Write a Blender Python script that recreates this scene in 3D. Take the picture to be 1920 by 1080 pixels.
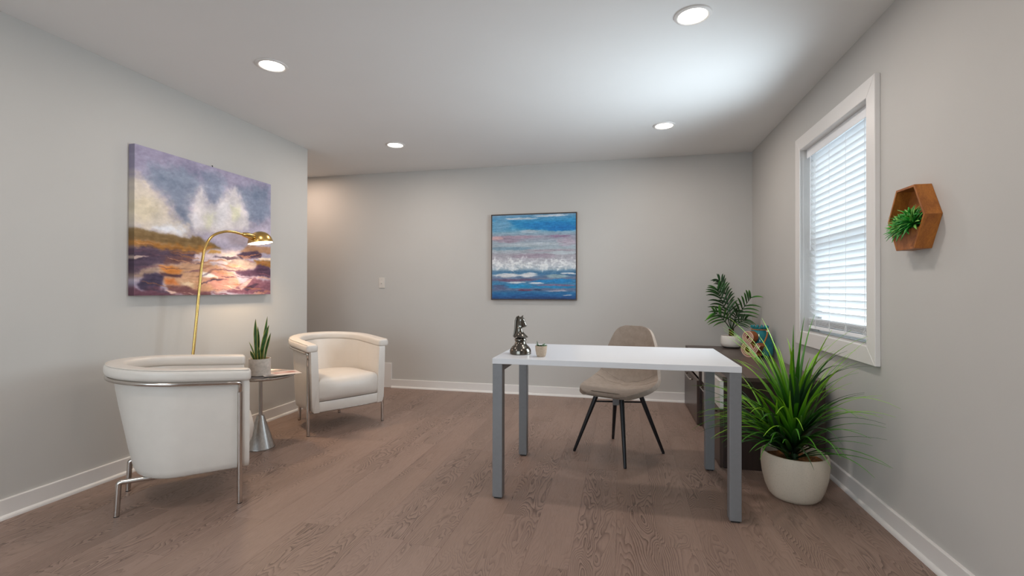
import bpy, bmesh, math, random
import numpy as np
from mathutils import Vector, Matrix

for _o in list(bpy.data.objects):
    bpy.data.objects.remove(_o, do_unlink=True)
SC = bpy.context.scene
COL = SC.collection
PI = math.pi

# ------------------------------------------------------------------ camera
CEIL, XR, XL, YB, YC, YREAR = 2.44, 1.226, -2.905, 4.988, 3.981, -1.6
_yaw, _pitch, _roll = .225, .0046, .0018
cam = bpy.data.cameras.new('camera')
cam.sensor_width = 36.0
cam.lens = 895.72 / 1920 * 36.0
cam.clip_start = .02
camo = bpy.data.objects.new('camera', cam)
COL.objects.link(camo)
_f = Vector((-math.sin(_yaw), math.cos(_yaw), 0)); _u = Vector((0, 0, 1)); _r = Vector((math.cos(_yaw), math.sin(_yaw), 0))
_f2 = _f * math.cos(_pitch) + _u * math.sin(_pitch); _u2 = _u * math.cos(_pitch) - _f * math.sin(_pitch)
_r3 = _r * math.cos(_roll) + _u2 * math.sin(_roll); _u3 = _u2 * math.cos(_roll) - _r * math.sin(_roll)
camo.matrix_world = Matrix(((_r3.x, _u3.x, -_f2.x, 0), (_r3.y, _u3.y, -_f2.y, 0), (_r3.z, _u3.z, -_f2.z, 1.1049), (0, 0, 0, 1)))
SC.camera = camo

# ------------------------------------------------------------------ daylight and exposure
W = bpy.data.worlds.new('overcast_sky'); SC.world = W; W.use_nodes = True
_bg = W.node_tree.nodes['Background']
_bg.inputs['Color'].default_value = (.76, .90, 1.0, 1)
_bg.inputs['Strength'].default_value = 3.3
SC.view_settings.view_transform = 'Standard'
SC.view_settings.look = 'None'
SC.view_settings.exposure = 0.5
SC.view_settings.gamma = 1.0
SC.view_settings.use_curve_mapping = False
WINDOW_FILL_W, WINDOW_FILL_COL = 14.5, (.77, .90, 1.0)
DOWNLIGHT_W, DOWNLIGHT_COL = 2.7, (1.0, .89, .82)
LAMP_W, LAMP_COL = 2.3, (1.0, .70, .42)
HALL_W = 1.9

# ------------------------------------------------------------------ materials
def lin(c):
    return tuple((x / 255 / 12.92 if x / 255 <= .04045 else ((x / 255 + .055) / 1.055) ** 2.4) for x in c)

class NT:
    def __init__(s, name):
        s.m = bpy.data.materials.new(name); s.m.use_nodes = True
        s.t = s.m.node_tree; s.n = s.t.nodes; s.b = s.n['Principled BSDF']
    def add(s, typ, **kw):
        n = s.n.new(typ)
        for k, v in kw.items(): setattr(n, k, v)
        return n
    def put(s, sock, v):
        if hasattr(v, 'is_linked') or isinstance(v, bpy.types.NodeSocket): s.t.links.new(v, sock)
        else: sock.default_value = v
    def math(s, op, a, b=0.0, c=0.0):
        n = s.add('ShaderNodeMath', operation=op)
        for i, v in enumerate((a, b, c)): s.put(n.inputs[i], v)
        return n.outputs[0]
    def coord(s, scale=(1, 1, 1), which='Object', offset=None):
        tc = s.add('ShaderNodeTexCoord'); mp = s.add('ShaderNodeMapping')
        s.t.links.new(tc.outputs[which], mp.inputs['Vector']); mp.inputs['Scale'].default_value = scale
        if offset is not None: s.t.links.new(offset, mp.inputs['Location'])
        return mp.outputs[0]
    def noise(s, vec, scale, detail=3, rough=.5, dist=0):
        n = s.add('ShaderNodeTexNoise')
        s.t.links.new(vec, n.inputs['Vector'])
        n.inputs['Scale'].default_value = scale; n.inputs['Detail'].default_value = detail
        n.inputs['Roughness'].default_value = rough; n.inputs['Distortion'].default_value = dist
        return n.outputs[0]
    def ramp(s, fac, *stops):
        n = s.add('ShaderNodeValToRGB'); s.t.links.new(fac, n.inputs[0])
        e = n.color_ramp.elements
        while len(e) < len(stops): e.new(.5)
        for el, (p, c) in zip(e, stops): el.position = p; el.color = tuple(c) + (1,)
        return n.outputs[0]
    def mix(s, fac, a, b, mode='MIX'):
        n = s.add('ShaderNodeMix', data_type='RGBA', blend_type=mode)
        s.put(n.inputs[0], fac)
        for i, v in ((6, a), (7, b)): s.put(n.inputs[i], v if hasattr(v, 'is_linked') else tuple(v) + (1,))
        return n.outputs[2]
    def bump(s, h, strength=.1, dist=.01):
        n = s.add('ShaderNodeBump'); s.t.links.new(h, n.inputs['Height'])
        n.inputs['Strength'].default_value = strength; n.inputs['Distance'].default_value = dist
        s.t.links.new(n.outputs[0], s.b.inputs['Normal'])
    def base(s, v):
        s.put(s.b.inputs['Base Color'], v if hasattr(v, 'is_linked') else tuple(v) + (1,))

def simple(name, col, rough=.5, metal=0, var=.06, scale=12, bump=0, bscale=200, stretch=(1, 1, 1), spec=.5):
    """plain stuff: slight mottling in colour and optional fine relief"""
    k = NT(name); c = Vector(col)
    v = k.coord(stretch)
    k.base(k.ramp(k.noise(v, scale, 4), (.3, c * (1 - var)), (.7, [min(1, x) for x in c * (1 + var)])))
    k.b.inputs['Roughness'].default_value = rough; k.b.inputs['Metallic'].default_value = metal
    k.b.inputs['Specular IOR Level'].default_value = spec
    if bump: k.bump(k.noise(v, bscale, 2), bump, .002)
    return k.m

def emit(name, col, strength):
    k = NT(name); k.base((.8, .8, .8))
    k.b.inputs['Emission Color'].default_value = tuple(col) + (1,)
    k.b.inputs['Emission Strength'].default_value = strength
    return k.m

M = {}
M['wall'] = simple('wall_paint', lin((195, 192, 187)), .62, var=.012, scale=3, bump=.06, bscale=260, spec=.3)
M['ceiling'] = simple('ceiling_paint', lin((232, 231, 229)), .8, var=.01, scale=2, bump=.05, bscale=200, spec=.2)
M['trim'] = simple('white_trim_paint', lin((226, 222, 218)), .38, var=.01, scale=4)
M['vinyl'] = simple('white_window_vinyl', lin((236, 238, 240)), .4, var=.01)
M['leather'] = simple('ivory_leather', lin((212, 204, 195)), .42, var=.02, scale=14, bump=.12, bscale=420)
M['chrome'] = simple('satin_chrome', (.60, .56, .52), .2, 1, var=.04, scale=20)
M['steel'] = simple('brushed_steel', (.50, .48, .46), .3, 1, var=.15, scale=30, stretch=(6, 6, .3))
M['brass'] = simple('aged_brass', (.62, .40, .13), .26, 1, var=.1, scale=20)
M['desk_white'] = simple('white_laminate', lin((219, 219, 221)), .28, var=.008, scale=3)
M['desk_grey'] = simple('silver_powder_coat', lin((124, 124, 126)), .45, .1, var=.03, scale=60, bump=.04, bscale=500)
M['black_plastic'] = simple('black_plastic', (.012, .012, .013), .5, var=.2)
M['black_metal'] = simple('black_metal', (.015, .015, .018), .38, .3, var=.1)
M['soil'] = simple('coco_mulch', lin((128, 84, 42)), .95, var=.5, scale=60, bump=1, bscale=120)
M['soil2'] = simple('pale_gravel', lin((170, 140, 100)), .9, var=.4, scale=80, bump=1, bscale=150)
M['pot_white'] = simple('white_ceramic', lin((226, 220, 212)), .35, var=.02)
M['pot_dark'] = simple('dark_ceramic_foot', lin((70, 66, 62)), .5, var=.1)
M['concrete'] = simple('grey_concrete', lin((182, 173, 164)), .85, var=.16, scale=40, bump=.4, bscale=160)
M['terracotta'] = simple('speckled_clay', lin((178, 160, 140)), .85, var=.12, scale=160, bump=.3, bscale=200)
M['gunmetal'] = simple('polished_gunmetal', (.16, .145, .125), .16, 1, var=.25, scale=14)
M['rope'] = simple('tan_rope', lin((170, 112, 62)), .9, var=.3, scale=120, bump=.6, bscale=200)
M['socket'] = simple('switch_plate', lin((214, 208, 200)), .4, var=.01)
M['frame_dark'] = simple('dark_bronze_frame', lin((58, 48, 44)), .4, .3, var=.1)
M['frame_wood'] = simple('tan_frame_side', lin((168, 128, 92)), .5, var=.1, stretch=(1, 1, 8))
M['paper'] = simple('magazine_paper', lin((214, 206, 200)), .5, var=.03)
M['trunk'] = simple('palm_trunk', lin((74, 44, 30)), .9, var=.4, scale=60, bump=.6, bscale=120)
M['stem'] = simple('palm_stem', lin((34, 62, 26)), .5, var=.15)
M['ground'] = simple('pale_concrete_ground', (.46, .47, .49), .9, var=.06, scale=2)
M['blind'] = simple('white_blind_slat', lin((240, 241, 243)), .42, var=.008, scale=8)
k = NT('white_blind_slat_translucent'); v = k.coord()
k.base(k.ramp(k.noise(v, 8, 2), (.3, lin((238, 240, 243))), (.7, lin((244, 245, 247))))); k.b.inputs['Roughness'].default_value = .42
tl = k.add('ShaderNodeBsdfTranslucent'); tl.inputs['Color'].default_value = (.97, .96, .95, 1)
mx = k.add('ShaderNodeMixShader'); mx.inputs[0].default_value = .5
k.t.links.new(k.b.outputs[0], mx.inputs[1]); k.t.links.new(tl.outputs[0], mx.inputs[2]); k.t.links.new(mx.outputs[0], k.n['Material Output'].inputs['Surface'])
M['slat'] = k.m
M['cord'] = simple('white_cord', lin((232, 232, 232)), .8, var=.02)
M['emit_down'] = emit('downlight_lens', (1, .93, .82), 9)
M['emit_lamp'] = emit('lamp_diffuser', (1, .86, .66), 14)

# pot with fine dark speckles
k = NT('speckled_cream_stone'); v = k.coord()
vor = k.add('ShaderNodeTexVoronoi'); k.t.links.new(v, vor.inputs['Vector']); vor.inputs['Scale'].default_value = 170
sp = k.math('LESS_THAN', vor.outputs['Distance'], .17)
k.base(k.mix(k.math('MULTIPLY', sp, .6), lin((204, 191, 173)), lin((110, 88, 66))))
k.b.inputs['Roughness'].default_value = .6; k.bump(k.noise(v, 260, 2), .12, .002); M['pot_cream'] = k.m

# teal glaze
k = NT('teal_glaze'); v = k.coord()
k.base(k.ramp(k.noise(v, 9, 4), (.3, lin((12, 92, 104))), (.7, lin((40, 146, 152)))))
k.b.inputs['Roughness'].default_value = .12; M['teal'] = k.m

# taupe suede-like leather of the desk chair
k = NT('taupe_suede'); v = k.coord()
n = k.noise(v, 26, 6, .7); n2 = k.noise(v, 180, 3)
k.base(k.mix(n2, k.ramp(n, (.32, lin((130, 114, 101))), (.68, lin((162, 146, 132)))), lin((144, 128, 114))))
k.b.inputs['Roughness'].default_value = .75; k.bump(n2, .15, .002); M['suede'] = k.m

def wood(name, c1, c2, rough, axis, freq=7, spec=.5):
    k = NT(name)
    s = [freq] * 3; s[axis] = freq * .09
    v = k.coord(tuple(s)); oi = k.add('ShaderNodeObjectInfo')
    va = k.add('ShaderNodeVectorMath', operation='ADD'); k.t.links.new(v, va.inputs[0])
    sc = k.add('ShaderNodeVectorMath', operation='SCALE'); k.t.links.new(oi.outputs['Random'], sc.inputs['Scale']); sc.inputs[0].default_value = (37, 53, 71)
    k.t.links.new(sc.outputs[0], va.inputs[1])
    a = k.noise(va.outputs[0], 2.2, 5, .6, .6); b = k.noise(va.outputs[0], 22, 3)
    f = k.math('ADD', k.math('MULTIPLY', a, .7), k.math('MULTIPLY', b, .3))
    k.base(k.ramp(f, (.34, c1), (.66, c2)))
    k.b.inputs['Roughness'].default_value = rough; k.b.inputs['Specular IOR Level'].default_value = spec
    k.bump(b, .06, .002)
    return k.m
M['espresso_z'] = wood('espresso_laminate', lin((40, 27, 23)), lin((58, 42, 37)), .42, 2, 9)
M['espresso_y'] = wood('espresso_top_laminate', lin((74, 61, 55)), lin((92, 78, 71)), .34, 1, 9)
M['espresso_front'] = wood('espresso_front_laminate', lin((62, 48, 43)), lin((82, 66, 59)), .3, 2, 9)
M['white_front'] = simple('white_drawer_laminate', lin((224, 220, 214)), .35, var=.01)
M['acacia'] = wood('acacia_wood', lin((128, 70, 30)), lin((176, 108, 52)), .5, 1, 12)
M['acacia_z'] = wood('acacia_wood_upright', lin((134, 74, 26)), lin((190, 118, 46)), .5, 2, 12)
M['amp_face'] = simple('pink_beige_enamel', lin((214, 178, 158)), .5, var=.06, scale=40)
M['amp_groove'] = simple('brown_recess', lin((146, 96, 70)), .6, var=.15, scale=60)
M['amp_side'] = simple('rust_metal_side', lin((150, 84, 38)), .45, .2, var=.2, scale=20)

# floor planks: growth-ring contours, different on every plank
k = NT('greyed_oak_plank')
oi = k.add('ShaderNodeObjectInfo'); rnd = oi.outputs['Random']
cx = k.add('ShaderNodeCombineXYZ')
k.put(cx.inputs[0], k.math('MULTIPLY', rnd, 91.0)); k.put(cx.inputs[1], k.math('MULTIPLY', rnd, 57.0)); k.put(cx.inputs[2], k.math('MULTIPLY', rnd, 33.0))
tc = k.add('ShaderNodeTexCoord'); sx = k.add('ShaderNodeSeparateXYZ'); k.t.links.new(tc.outputs['Object'], sx.inputs[0])
def stretch_vec(ax, ay):
    mp = k.add('ShaderNodeMapping'); k.t.links.new(tc.outputs['Object'], mp.inputs['Vector'])
    mp.inputs['Scale'].default_value = (ax, ay, 1); k.t.links.new(cx.outputs[0], mp.inputs['Location']); return mp.outputs[0]
big = k.noise(stretch_vec(8, 1.7), 1.0, 2, .45, .35)
xo = k.math('ADD', sx.outputs[0], k.math('MULTIPLY', k.math('SUBTRACT', rnd, .5), .07))
par = k.math('MULTIPLY', k.math('MULTIPLY', xo, xo), 22.0)
hgt = k.math('ADD', big, k.math('ADD', par, k.math('MULTIPLY', sx.outputs[1], .18)))
fine = k.noise(stretch_vec(60, 9), 1.0, 3, .6)
ringv = k.math('ADD', k.math('MULTIPLY', hgt, 30.0), k.math('MULTIPLY', fine, .9))
saw = k.math('FRACT', ringv)
line = k.math('POWER', saw, 2.6)
amt = k.noise(stretch_vec(5, 1.1), 1.0, 2)
amt = k.math('MINIMUM', 1.0, k.math('MAXIMUM', .12, k.math('MULTIPLY', k.math('SUBTRACT', amt, .36), 4.0)))
pores = k.noise(stretch_vec(260, 14), 1.0, 2, .6)
tone = k.ramp(rnd, (0, lin((147, 122, 108))), (.5, lin((151, 126, 113))), (1, lin((143, 118, 105))))
cloud = k.noise(stretch_vec(3, 1), 1.0, 3)
c0 = k.mix(k.math('MULTIPLY', cloud, .35), tone, lin((163, 141, 128)))
c1 = k.mix(k.math('MULTIPLY', k.math('MULTIPLY', line, amt), 1.0), c0, lin((84, 65, 57)))
c2 = k.mix(k.math('MULTIPLY', k.math('SUBTRACT', pores, .42), .8), c1, lin((110, 90, 80)))
k.base(c2)
k.put(k.b.inputs['Roughness'], k.math('ADD', .36, k.math('MULTIPLY', pores, .16)))
k.b.inputs['Specular IOR Level'].default_value = .4
k.bump(k.math('ADD', line, pores), .05, .001)
M['plank'] = k.m

# material that takes its pigment from the mesh (paint on canvas, leaf markings, printed covers)
def pigment(name, rough=.5, bump=0, bscale=300, trans=0):
    k = NT(name); a = k.add('ShaderNodeAttribute', attribute_name='pigment')
    v = k.coord(); k.base(k.mix(.16, a.outputs['Color'], k.ramp(k.noise(v, 90, 3), (.3, (.75, .75, .75)), (.7, (1, 1, 1))), 'MULTIPLY'))
    k.b.inputs['Roughness'].default_value = rough
    if bump: k.bump(k.noise(v, bscale, 2), bump, .002)
    return k.m
M['canvas'] = pigment('painted_canvas', .55, .25, 500)
M['leaf'] = pigment('leaf_green', .38)
M['print'] = pigment('printed_cover', .3)

# window glass: clear, thin
k = NT('window_glass'); k.n.remove(k.b)
gl = k.add('ShaderNodeBsdfGlossy'); gl.inputs['Roughness'].default_value = .02
tr = k.add('ShaderNodeBsdfTransparent'); tr.inputs['Color'].default_value = (.95, .97, .97, 1)
mx = k.add('ShaderNodeMixShader'); mx.inputs[0].default_value = .06
k.t.links.new(tr.outputs[0], mx.inputs[1]); k.t.links.new(gl.outputs[0], mx.inputs[2])
k.t.links.new(mx.outputs[0], k.n['Material Output'].inputs['Surface']); M['glass'] = k.m

# ------------------------------------------------------------------ object helpers
def link(name, me, mat, parent=None, smooth=False):
    o = bpy.data.objects.new(name, me); COL.objects.link(o)
    for m in (mat if isinstance(mat, (list, tuple)) else [mat]):
        me.materials.append(M[m] if isinstance(m, str) else m)
    if smooth:
        me.polygons.foreach_set('use_smooth', [True] * len(me.polygons))
    if parent is not None: o.parent = parent
    return o

def mesh(name, V, F, mat, parent=None, smooth=False):
    me = bpy.data.meshes.new(name); me.from_pydata([tuple(map(float, v)) for v in V], [], F); me.update()
    return link(name, me, mat, parent, smooth)

def bmobj(name, bm, mat, parent=None, smooth=False, recalc=True):
    if recalc: bmesh.ops.recalc_face_normals(bm, faces=bm.faces)
    me = bpy.data.meshes.new(name); bm.to_mesh(me); bm.free()
    return link(name, me, mat, parent, smooth)

def bevel(o, w, seg=2, ang=40):
    md = o.modifiers.new('bevel', 'BEVEL'); md.width = w; md.segments = seg; md.limit_method = 'ANGLE'; md.angle_limit = math.radians(ang)
    return o

def autosmooth(o, ang=40):
    me = o.data
    me.polygons.foreach_set('use_smooth', [True] * len(me.polygons))
    me.set_sharp_from_angle(angle=math.radians(ang))
    return o

def box(bm, x0, x1, y0, y1, z0, z1):
    vs = [bm.verts.new((x, y, z)) for x in (x0, x1) for y in (y0, y1) for z in (z0, z1)]
    for f in ((0, 1, 3, 2), (4, 6, 7, 5), (0, 4, 5, 1), (2, 3, 7, 6), (0, 2, 6, 4), (1, 5, 7, 3)):
        bm.faces.new([vs[i] for i in f])

def boxo(name, b, mat, parent=None, bev=0, seg=2):
    """a box given by its extents; its origin sits at the box centre"""
    bm = bmesh.new(); c = Vector(((b[0] + b[1]) / 2, (b[2] + b[3]) / 2, (b[4] + b[5]) / 2))
    box(bm, b[0] - c.x, b[1] - c.x, b[2] - c.y, b[3] - c.y, b[4] - c.z, b[5] - c.z)
    o = bmobj(name, bm, mat, parent); o.location = c
    if bev: bevel(o, bev, seg)
    return o

def thing(name, label, cat, loc=(0, 0, 0), rz=0, group=None):
    o = bpy.data.objects.new(name, None); COL.objects.link(o)
    o.empty_display_size = .1; o.location = loc; o.rotation_euler = (0, 0, rz)
    return tag(o, label, cat, group)

def tag(o, label, cat, group=None):
    o['label'] = label; o['category'] = cat
    if group: o['group'] = group
    return o

def struct(o): o['kind'] = 'structure'; return o
def stuff(o): o['kind'] = 'stuff'; return o

def lathe(profile, n=48, cap_top=False, cap_bot=True):
    V, F = [], []
    for (r, z) in profile:
        for i in range(n):
            a = 2 * PI * i / n; V.append((r * math.cos(a), r * math.sin(a), z))
    for j in range(len(profile) - 1):
        for i in range(n):
            F.append((j * n + i, j * n + (i + 1) % n, (j + 1) * n + (i + 1) % n, (j + 1) * n + i))
    if cap_bot: F.append(tuple(reversed(range(n))))
    if cap_top: F.append(tuple((len(profile) - 1) * n + i for i in range(n)))
    return V, F

def lathe_o(name, profile, mat, parent=None, n=48, cap_top=False, cap_bot=True, ang=35):
    V, F = lathe(profile, n, cap_top, cap_bot)
    return autosmooth(mesh(name, V, F, mat, parent), ang)

def frames(P):
    """tangent and two normals along a path by parallel transport"""
    P = [Vector(p) for p in P]; T = []
    for i in range(len(P)):
        T.append((P[min(i + 1, len(P) - 1)] - P[max(i - 1, 0)]).normalized())
    a = Vector((0, 0, 1)) if abs(T[0].z) < .9 else Vector((1, 0, 0))
    N = [(a - T[0] * a.dot(T[0])).normalized()]
    for i in range(1, len(P)):
        n = N[-1] - T[i] * N[-1].dot(T[i]); N.append(n.normalized())
    return P, T, N, [t.cross(n) for t, n in zip(T, N)]

def tube(P, r, n=12, cap=True):
    P, T, N, B = frames(P); R = r if isinstance(r, (list, tuple)) else [r] * len(P)
    V, F = [], []
    for p, a, b, q in zip(P, N, B, R):
        for i in range(n):
            t = 2 * PI * i / n; V.append(p + (a * math.cos(t) + b * math.sin(t)) * q)
    for j in range(len(P) - 1):
        for i in range(n):
            F.append((j * n + i, j * n + (i + 1) % n, (j + 1) * n + (i + 1) % n, (j + 1) * n + i))
    if cap:
        F.append(tuple(reversed(range(n)))); F.append(tuple((len(P) - 1) * n + i for i in range(n)))
    return V, F

def tube_o(name, P, r, mat, parent=None, n=12, ang=50):
    V, F = tube(P, r, n)
    bm = bmesh.new(); vs = [bm.verts.new(v) for v in V]
    for f in F: bm.faces.new([vs[i] for i in f])
    o = bmobj(name, bm, mat, parent); return autosmooth(o, ang)

def catmull(P, m=8):
    P = [Vector(p) for p in P]; Q = [P[0] * 2 - P[1]] + P + [P[-1] * 2 - P[-2]]; out = []
    for i in range(1, len(Q) - 2):
        a, b, c, d = Q[i - 1:i + 3]
        for j in range(m):
            t = j / m
            out.append(.5 * ((2 * b) + (c - a) * t + (2 * a - 5 * b + 4 * c - d) * t * t + (3 * b - a - 3 * c + d) * t ** 3))
    out.append(P[-1]); return out

def fillet(P, r, m=6):
    """round the inner corners of a polyline"""
    P = [Vector(p) for p in P]; out = [P[0]]
    for a, b, c in zip(P, P[1:], P[2:]):
        u, w = (a - b), (c - b); q = min(r, u.length * .45, w.length * .45); s, e = b + u.normalized() * q, b + w.normalized() * q
        for j in range(m + 1):
            t = j / m; out.append(s * (1 - t) ** 2 + b * 2 * t * (1 - t) + e * t * t)
    out.append(P[-1]); return out

def set_pigment(o, cols):
    at = o.data.color_attributes.new('pigment', 'FLOAT_COLOR', 'POINT')
    a = np.ones((len(o.data.vertices), 4), np.float32); a[:, :3] = np.asarray(cols, np.float32)
    at.data.foreach_set('color', a.ravel())

def copy_tree(src, loc=None, rz=None, **props):
    c = src.copy(); COL.objects.link(c)
    if loc is not None: c.location = loc
    if rz is not None: c.rotation_euler = (0, 0, rz)
    for kk, vv in props.items(): c[kk] = vv
    for ch in list(src.children):
        d = ch.copy(); COL.objects.link(d); d.parent = c
        for g in list(ch.children):
            e = g.copy(); COL.objects.link(e); e.parent = d
    return c
# ------------------------------------------------------------------ the room
rng = random.Random(7)
WT = .16
bm = bmesh.new(); box(bm, -6.2, XR + WT, YREAR, YB + .15, -.12, -.013)
floor = struct(bmobj('floor', bm, simple('floor_underlay', lin((60, 48, 42)), .9)))
PWID, PLEN, PG = .182, 1.22, .00015
def plank_mesh(w, l):
    """a plank with eased top edges, centred on its own origin, top face at z = 0"""
    a, b, e = w / 2 - PG, l / 2 - PG, .0007
    V = [(-a, -b, -.012), (a, -b, -.012), (a, b, -.012), (-a, b, -.012), (-a, -b, -.0005), (a, -b, -.0005), (a, b, -.0005), (-a, b, -.0005),
         (-a + e, -b + e, 0), (a - e, -b + e, 0), (a - e, b - e, 0), (-a + e, b - e, 0)]
    F = [(0, 3, 2, 1), (8, 9, 10, 11)]
    for i in range(4):
        j = (i + 1) % 4; F += [(i, j, 4 + j, 4 + i), (4 + i, 4 + j, 8 + j, 8 + i)]
    me = bpy.data.meshes.new('plank'); me.from_pydata(V, [], F); me.update(); me.materials.append(M['plank']); return me
_pm = {}
def lay(x0, x1, y0, y1):
    n = 0; x = x0
    row = 0
    while x < x1 - .01:
        w = min(PWID, x1 - x); y = y0 - rng.random() * PLEN * .95 - .02
        while y < y1 - .01:
            s, e = max(y, y0), min(y + PLEN, y1)
            if e - s > .02:
                kk = (round(w, 3), round(e - s, 3))
                if kk not in _pm: _pm[kk] = plank_mesh(w, e - s)
                o = bpy.data.objects.new('plank', _pm[kk]); COL.objects.link(o); o.parent = floor
                o.location = (x + w / 2, (s + e) / 2, 0); n += 1
            y += PLEN
        x += PWID; row += 1
    return n
lay(XL - .03, XR, YREAR, YB)
lay(-6.0, XL - .03, YC, YB)

bm = bmesh.new(); box(bm, -6.2, XR + WT, YREAR, YB + .15, CEIL, CEIL + .12)
struct(bmobj('ceiling', bm, 'ceiling'))
bm = bmesh.new(); box(bm, -6.2, XR + WT, YB, YB + .15, -.012, CEIL)
struct(bmobj('wall_back', bm, 'wall'))
bm = bmesh.new(); box(bm, XL - .13, XL, YREAR, YC, -.012, CEIL)
struct(bmobj('wall_left', bm, 'wall'))
bm = bmesh.new(); box(bm, -6.2, XL - .13, YC - .13, YC, -.012, CEIL)
struct(bmobj('wall_hall', bm, 'wall'))
bm = bmesh.new(); box(bm, -6.2, -6.05, YC, YB, -.012, CEIL)
struct(bmobj('wall_hall_end', bm, 'wall'))
# unseen end wall behind the camera, its opening added and sized for fill daylight
RX0, RX1, RZ0, RZ1 = -2.8, -.3, .3, 2.25
bm = bmesh.new()
box(bm, XL - .13, RX0, YREAR - .15, YREAR, -.012, CEIL); box(bm, RX1, XR + WT, YREAR - .15, YREAR, -.012, CEIL)
box(bm, RX0, RX1, YREAR - .15, YREAR, -.012, RZ0); box(bm, RX0, RX1, YREAR - .15, YREAR, RZ1, CEIL)
struct(bmobj('wall_rear', bm, 'wall'))
WY0, WY1, WZ0, WZ1 = 2.74, 3.66, .827, 2.075
bm = bmesh.new()
box(bm, XR, XR + WT, YREAR, WY0, -.012, CEIL); box(bm, XR, XR + WT, WY1, YB, -.012, CEIL)
box(bm, XR, XR + WT, WY0, WY1, -.012, WZ0); box(bm, XR, XR + WT, WY0, WY1, WZ1, CEIL)
struct(bmobj('wall_right', bm, 'wall'))
bm = bmesh.new(); box(bm, -30, 30, -30, 30, -.75, -.7)
struct(bmobj('ground', bm, 'ground'))

# baseboards: a board with a quarter-round shoe, as one length per wall
def baseboard(name, a, b, inward, h=.094):
    a, b, n = Vector(a + (0,)), Vector(b + (0,)), Vector(inward + (0,))
    prof = [(0, 0), (.030, 0), (.0296, .006), (.0275, .012), (.0235, .0165), (.0185, .0188), (.0145, .0195), (.0145, h - .003), (.0125, h), (0, h)]
    V, F = [], []; m = len(prof)
    for p in (a, b):
        V += [p + n * d + Vector((0, 0, z)) for d, z in prof]
    for i in range(m): F.append((i, (i + 1) % m, m + (i + 1) % m, m + i))
    F += [tuple(range(m)), tuple(range(2 * m - 1, m - 1, -1))]
    bm = bmesh.new(); vs = [bm.verts.new(v) for v in V]
    for f in F: bm.faces.new([vs[i] for i in f])
    return struct(autosmooth(bmobj(name, bm, 'trim'), 30))
baseboard('baseboard_right', (XR, YREAR), (XR, YB), (-1, 0))
baseboard('baseboard_left', (XL, YREAR), (XL, YC), (1, 0))
baseboard('baseboard_back', (-2.537, YB), (XR, YB), (0, -1))
baseboard('baseboard_hall', (-6.05, YC), (XL, YC), (0, 1))
bm = bmesh.new(); box(bm, -6.05, -2.537, YB - .0145, YB, 0, .278)
struct(bevel(bmobj('trim_1', bm, 'trim'), .002))

# ------------------------------------------------------------------ window and blind
win = bpy.data.objects.new('window_1', None); COL.objects.link(win); struct(win); win.location = (XR, (WY0 + WY1) / 2, WZ0)
def wbox(name, b, mat, parent=win, bev=.002):
    L = Vector(win.location)
    return boxo(name, (b[0] - L.x, b[1] - L.x, b[2] - L.y, b[3] - L.y, b[4] - L.z, b[5] - L.z), mat, parent, bev)
CX0 = XR - .026
cw = .085
def mitred(name, quad, axis_depth=(CX0, XR)):
    """casing board with mitred ends and a raised outer band: quad in (y, z)"""
    bm = bmesh.new(); L = Vector(win.location); vs = []
    for x in axis_depth:
        vs.append([bm.verts.new((x - L.x, y - L.y, z - L.z)) for y, z in quad])
    a, b = vs
    bm.faces.new(a); bm.faces.new(b[::-1])
    for i in range(4): bm.faces.new((a[i], b[i], b[(i + 1) % 4], a[(i + 1) % 4]))
    return bevel(bmobj(name, bm, 'trim', win), .003)
y0, y1, z0, z1 = WY0, WY1, WZ0, WZ1
Y0, Y1, Z0, Z1 = y0 - cw, y1 + cw, z0 - .09, z1 + .09
mitred('casing_board', [(Y0, Z1), (y0, z1), (y1, z1), (Y1, Z1)])
mitred('casing_board', [(Y0, Z0), (y0, z0), (y1, z0), (Y1, Z0)])
mitred('casing_board', [(Y0, Z0), (y0, z0), (y0, z1), (Y0, Z1)])
mitred('casing_board', [(Y1, Z0), (y1, z0), (y1, z1), (Y1, Z1)])
jd = XR + WT
wbox('jamb', (CX0 + .004, jd, y0 - .012, y0, z0 - .012, z1 + .012), 'trim'); wbox('jamb', (CX0 + .004, jd, y1, y1 + .012, z0 - .012, z1 + .012), 'trim')
wbox('jamb', (CX0 + .004, jd, y0, y1, z1, z1 + .012), 'trim'); wbox('sill', (CX0 + .002, jd, y0, y1, z0 - .012, z0), 'trim')
zm = z0 + (z1 - z0) * .49
def sash(x0, x1, a, b):
    f = wbox('sash', (x0, x1, y0, y0 + .045, a, b), 'vinyl', win, .003)
    c = Vector(f.location)
    def sub(nm, B, mat):
        L = Vector(win.location) + c
        return boxo(nm, (B[0] - L.x, B[1] - L.x, B[2] - L.y, B[3] - L.y, B[4] - L.z, B[5] - L.z), mat, f, .002)
    sub('stile', (x0, x1, y1 - .045, y1, a, b), 'vinyl'); sub('rail', (x0, x1, y0 + .045, y1 - .045, a, a + .05), 'vinyl')
    sub('rail', (x0, x1, y0 + .045, y1 - .045, b - .045, b), 'vinyl')
    sub('pane', ((x0 + x1) / 2 - .002, (x0 + x1) / 2 + .002, y0 + .04, y1 - .04, a + .045, b - .04), 'glass')
sash(XR + .095, XR + .120, z0, zm + .02)
sash(XR + .125, XR + .150, zm - .02, z1)

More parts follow.
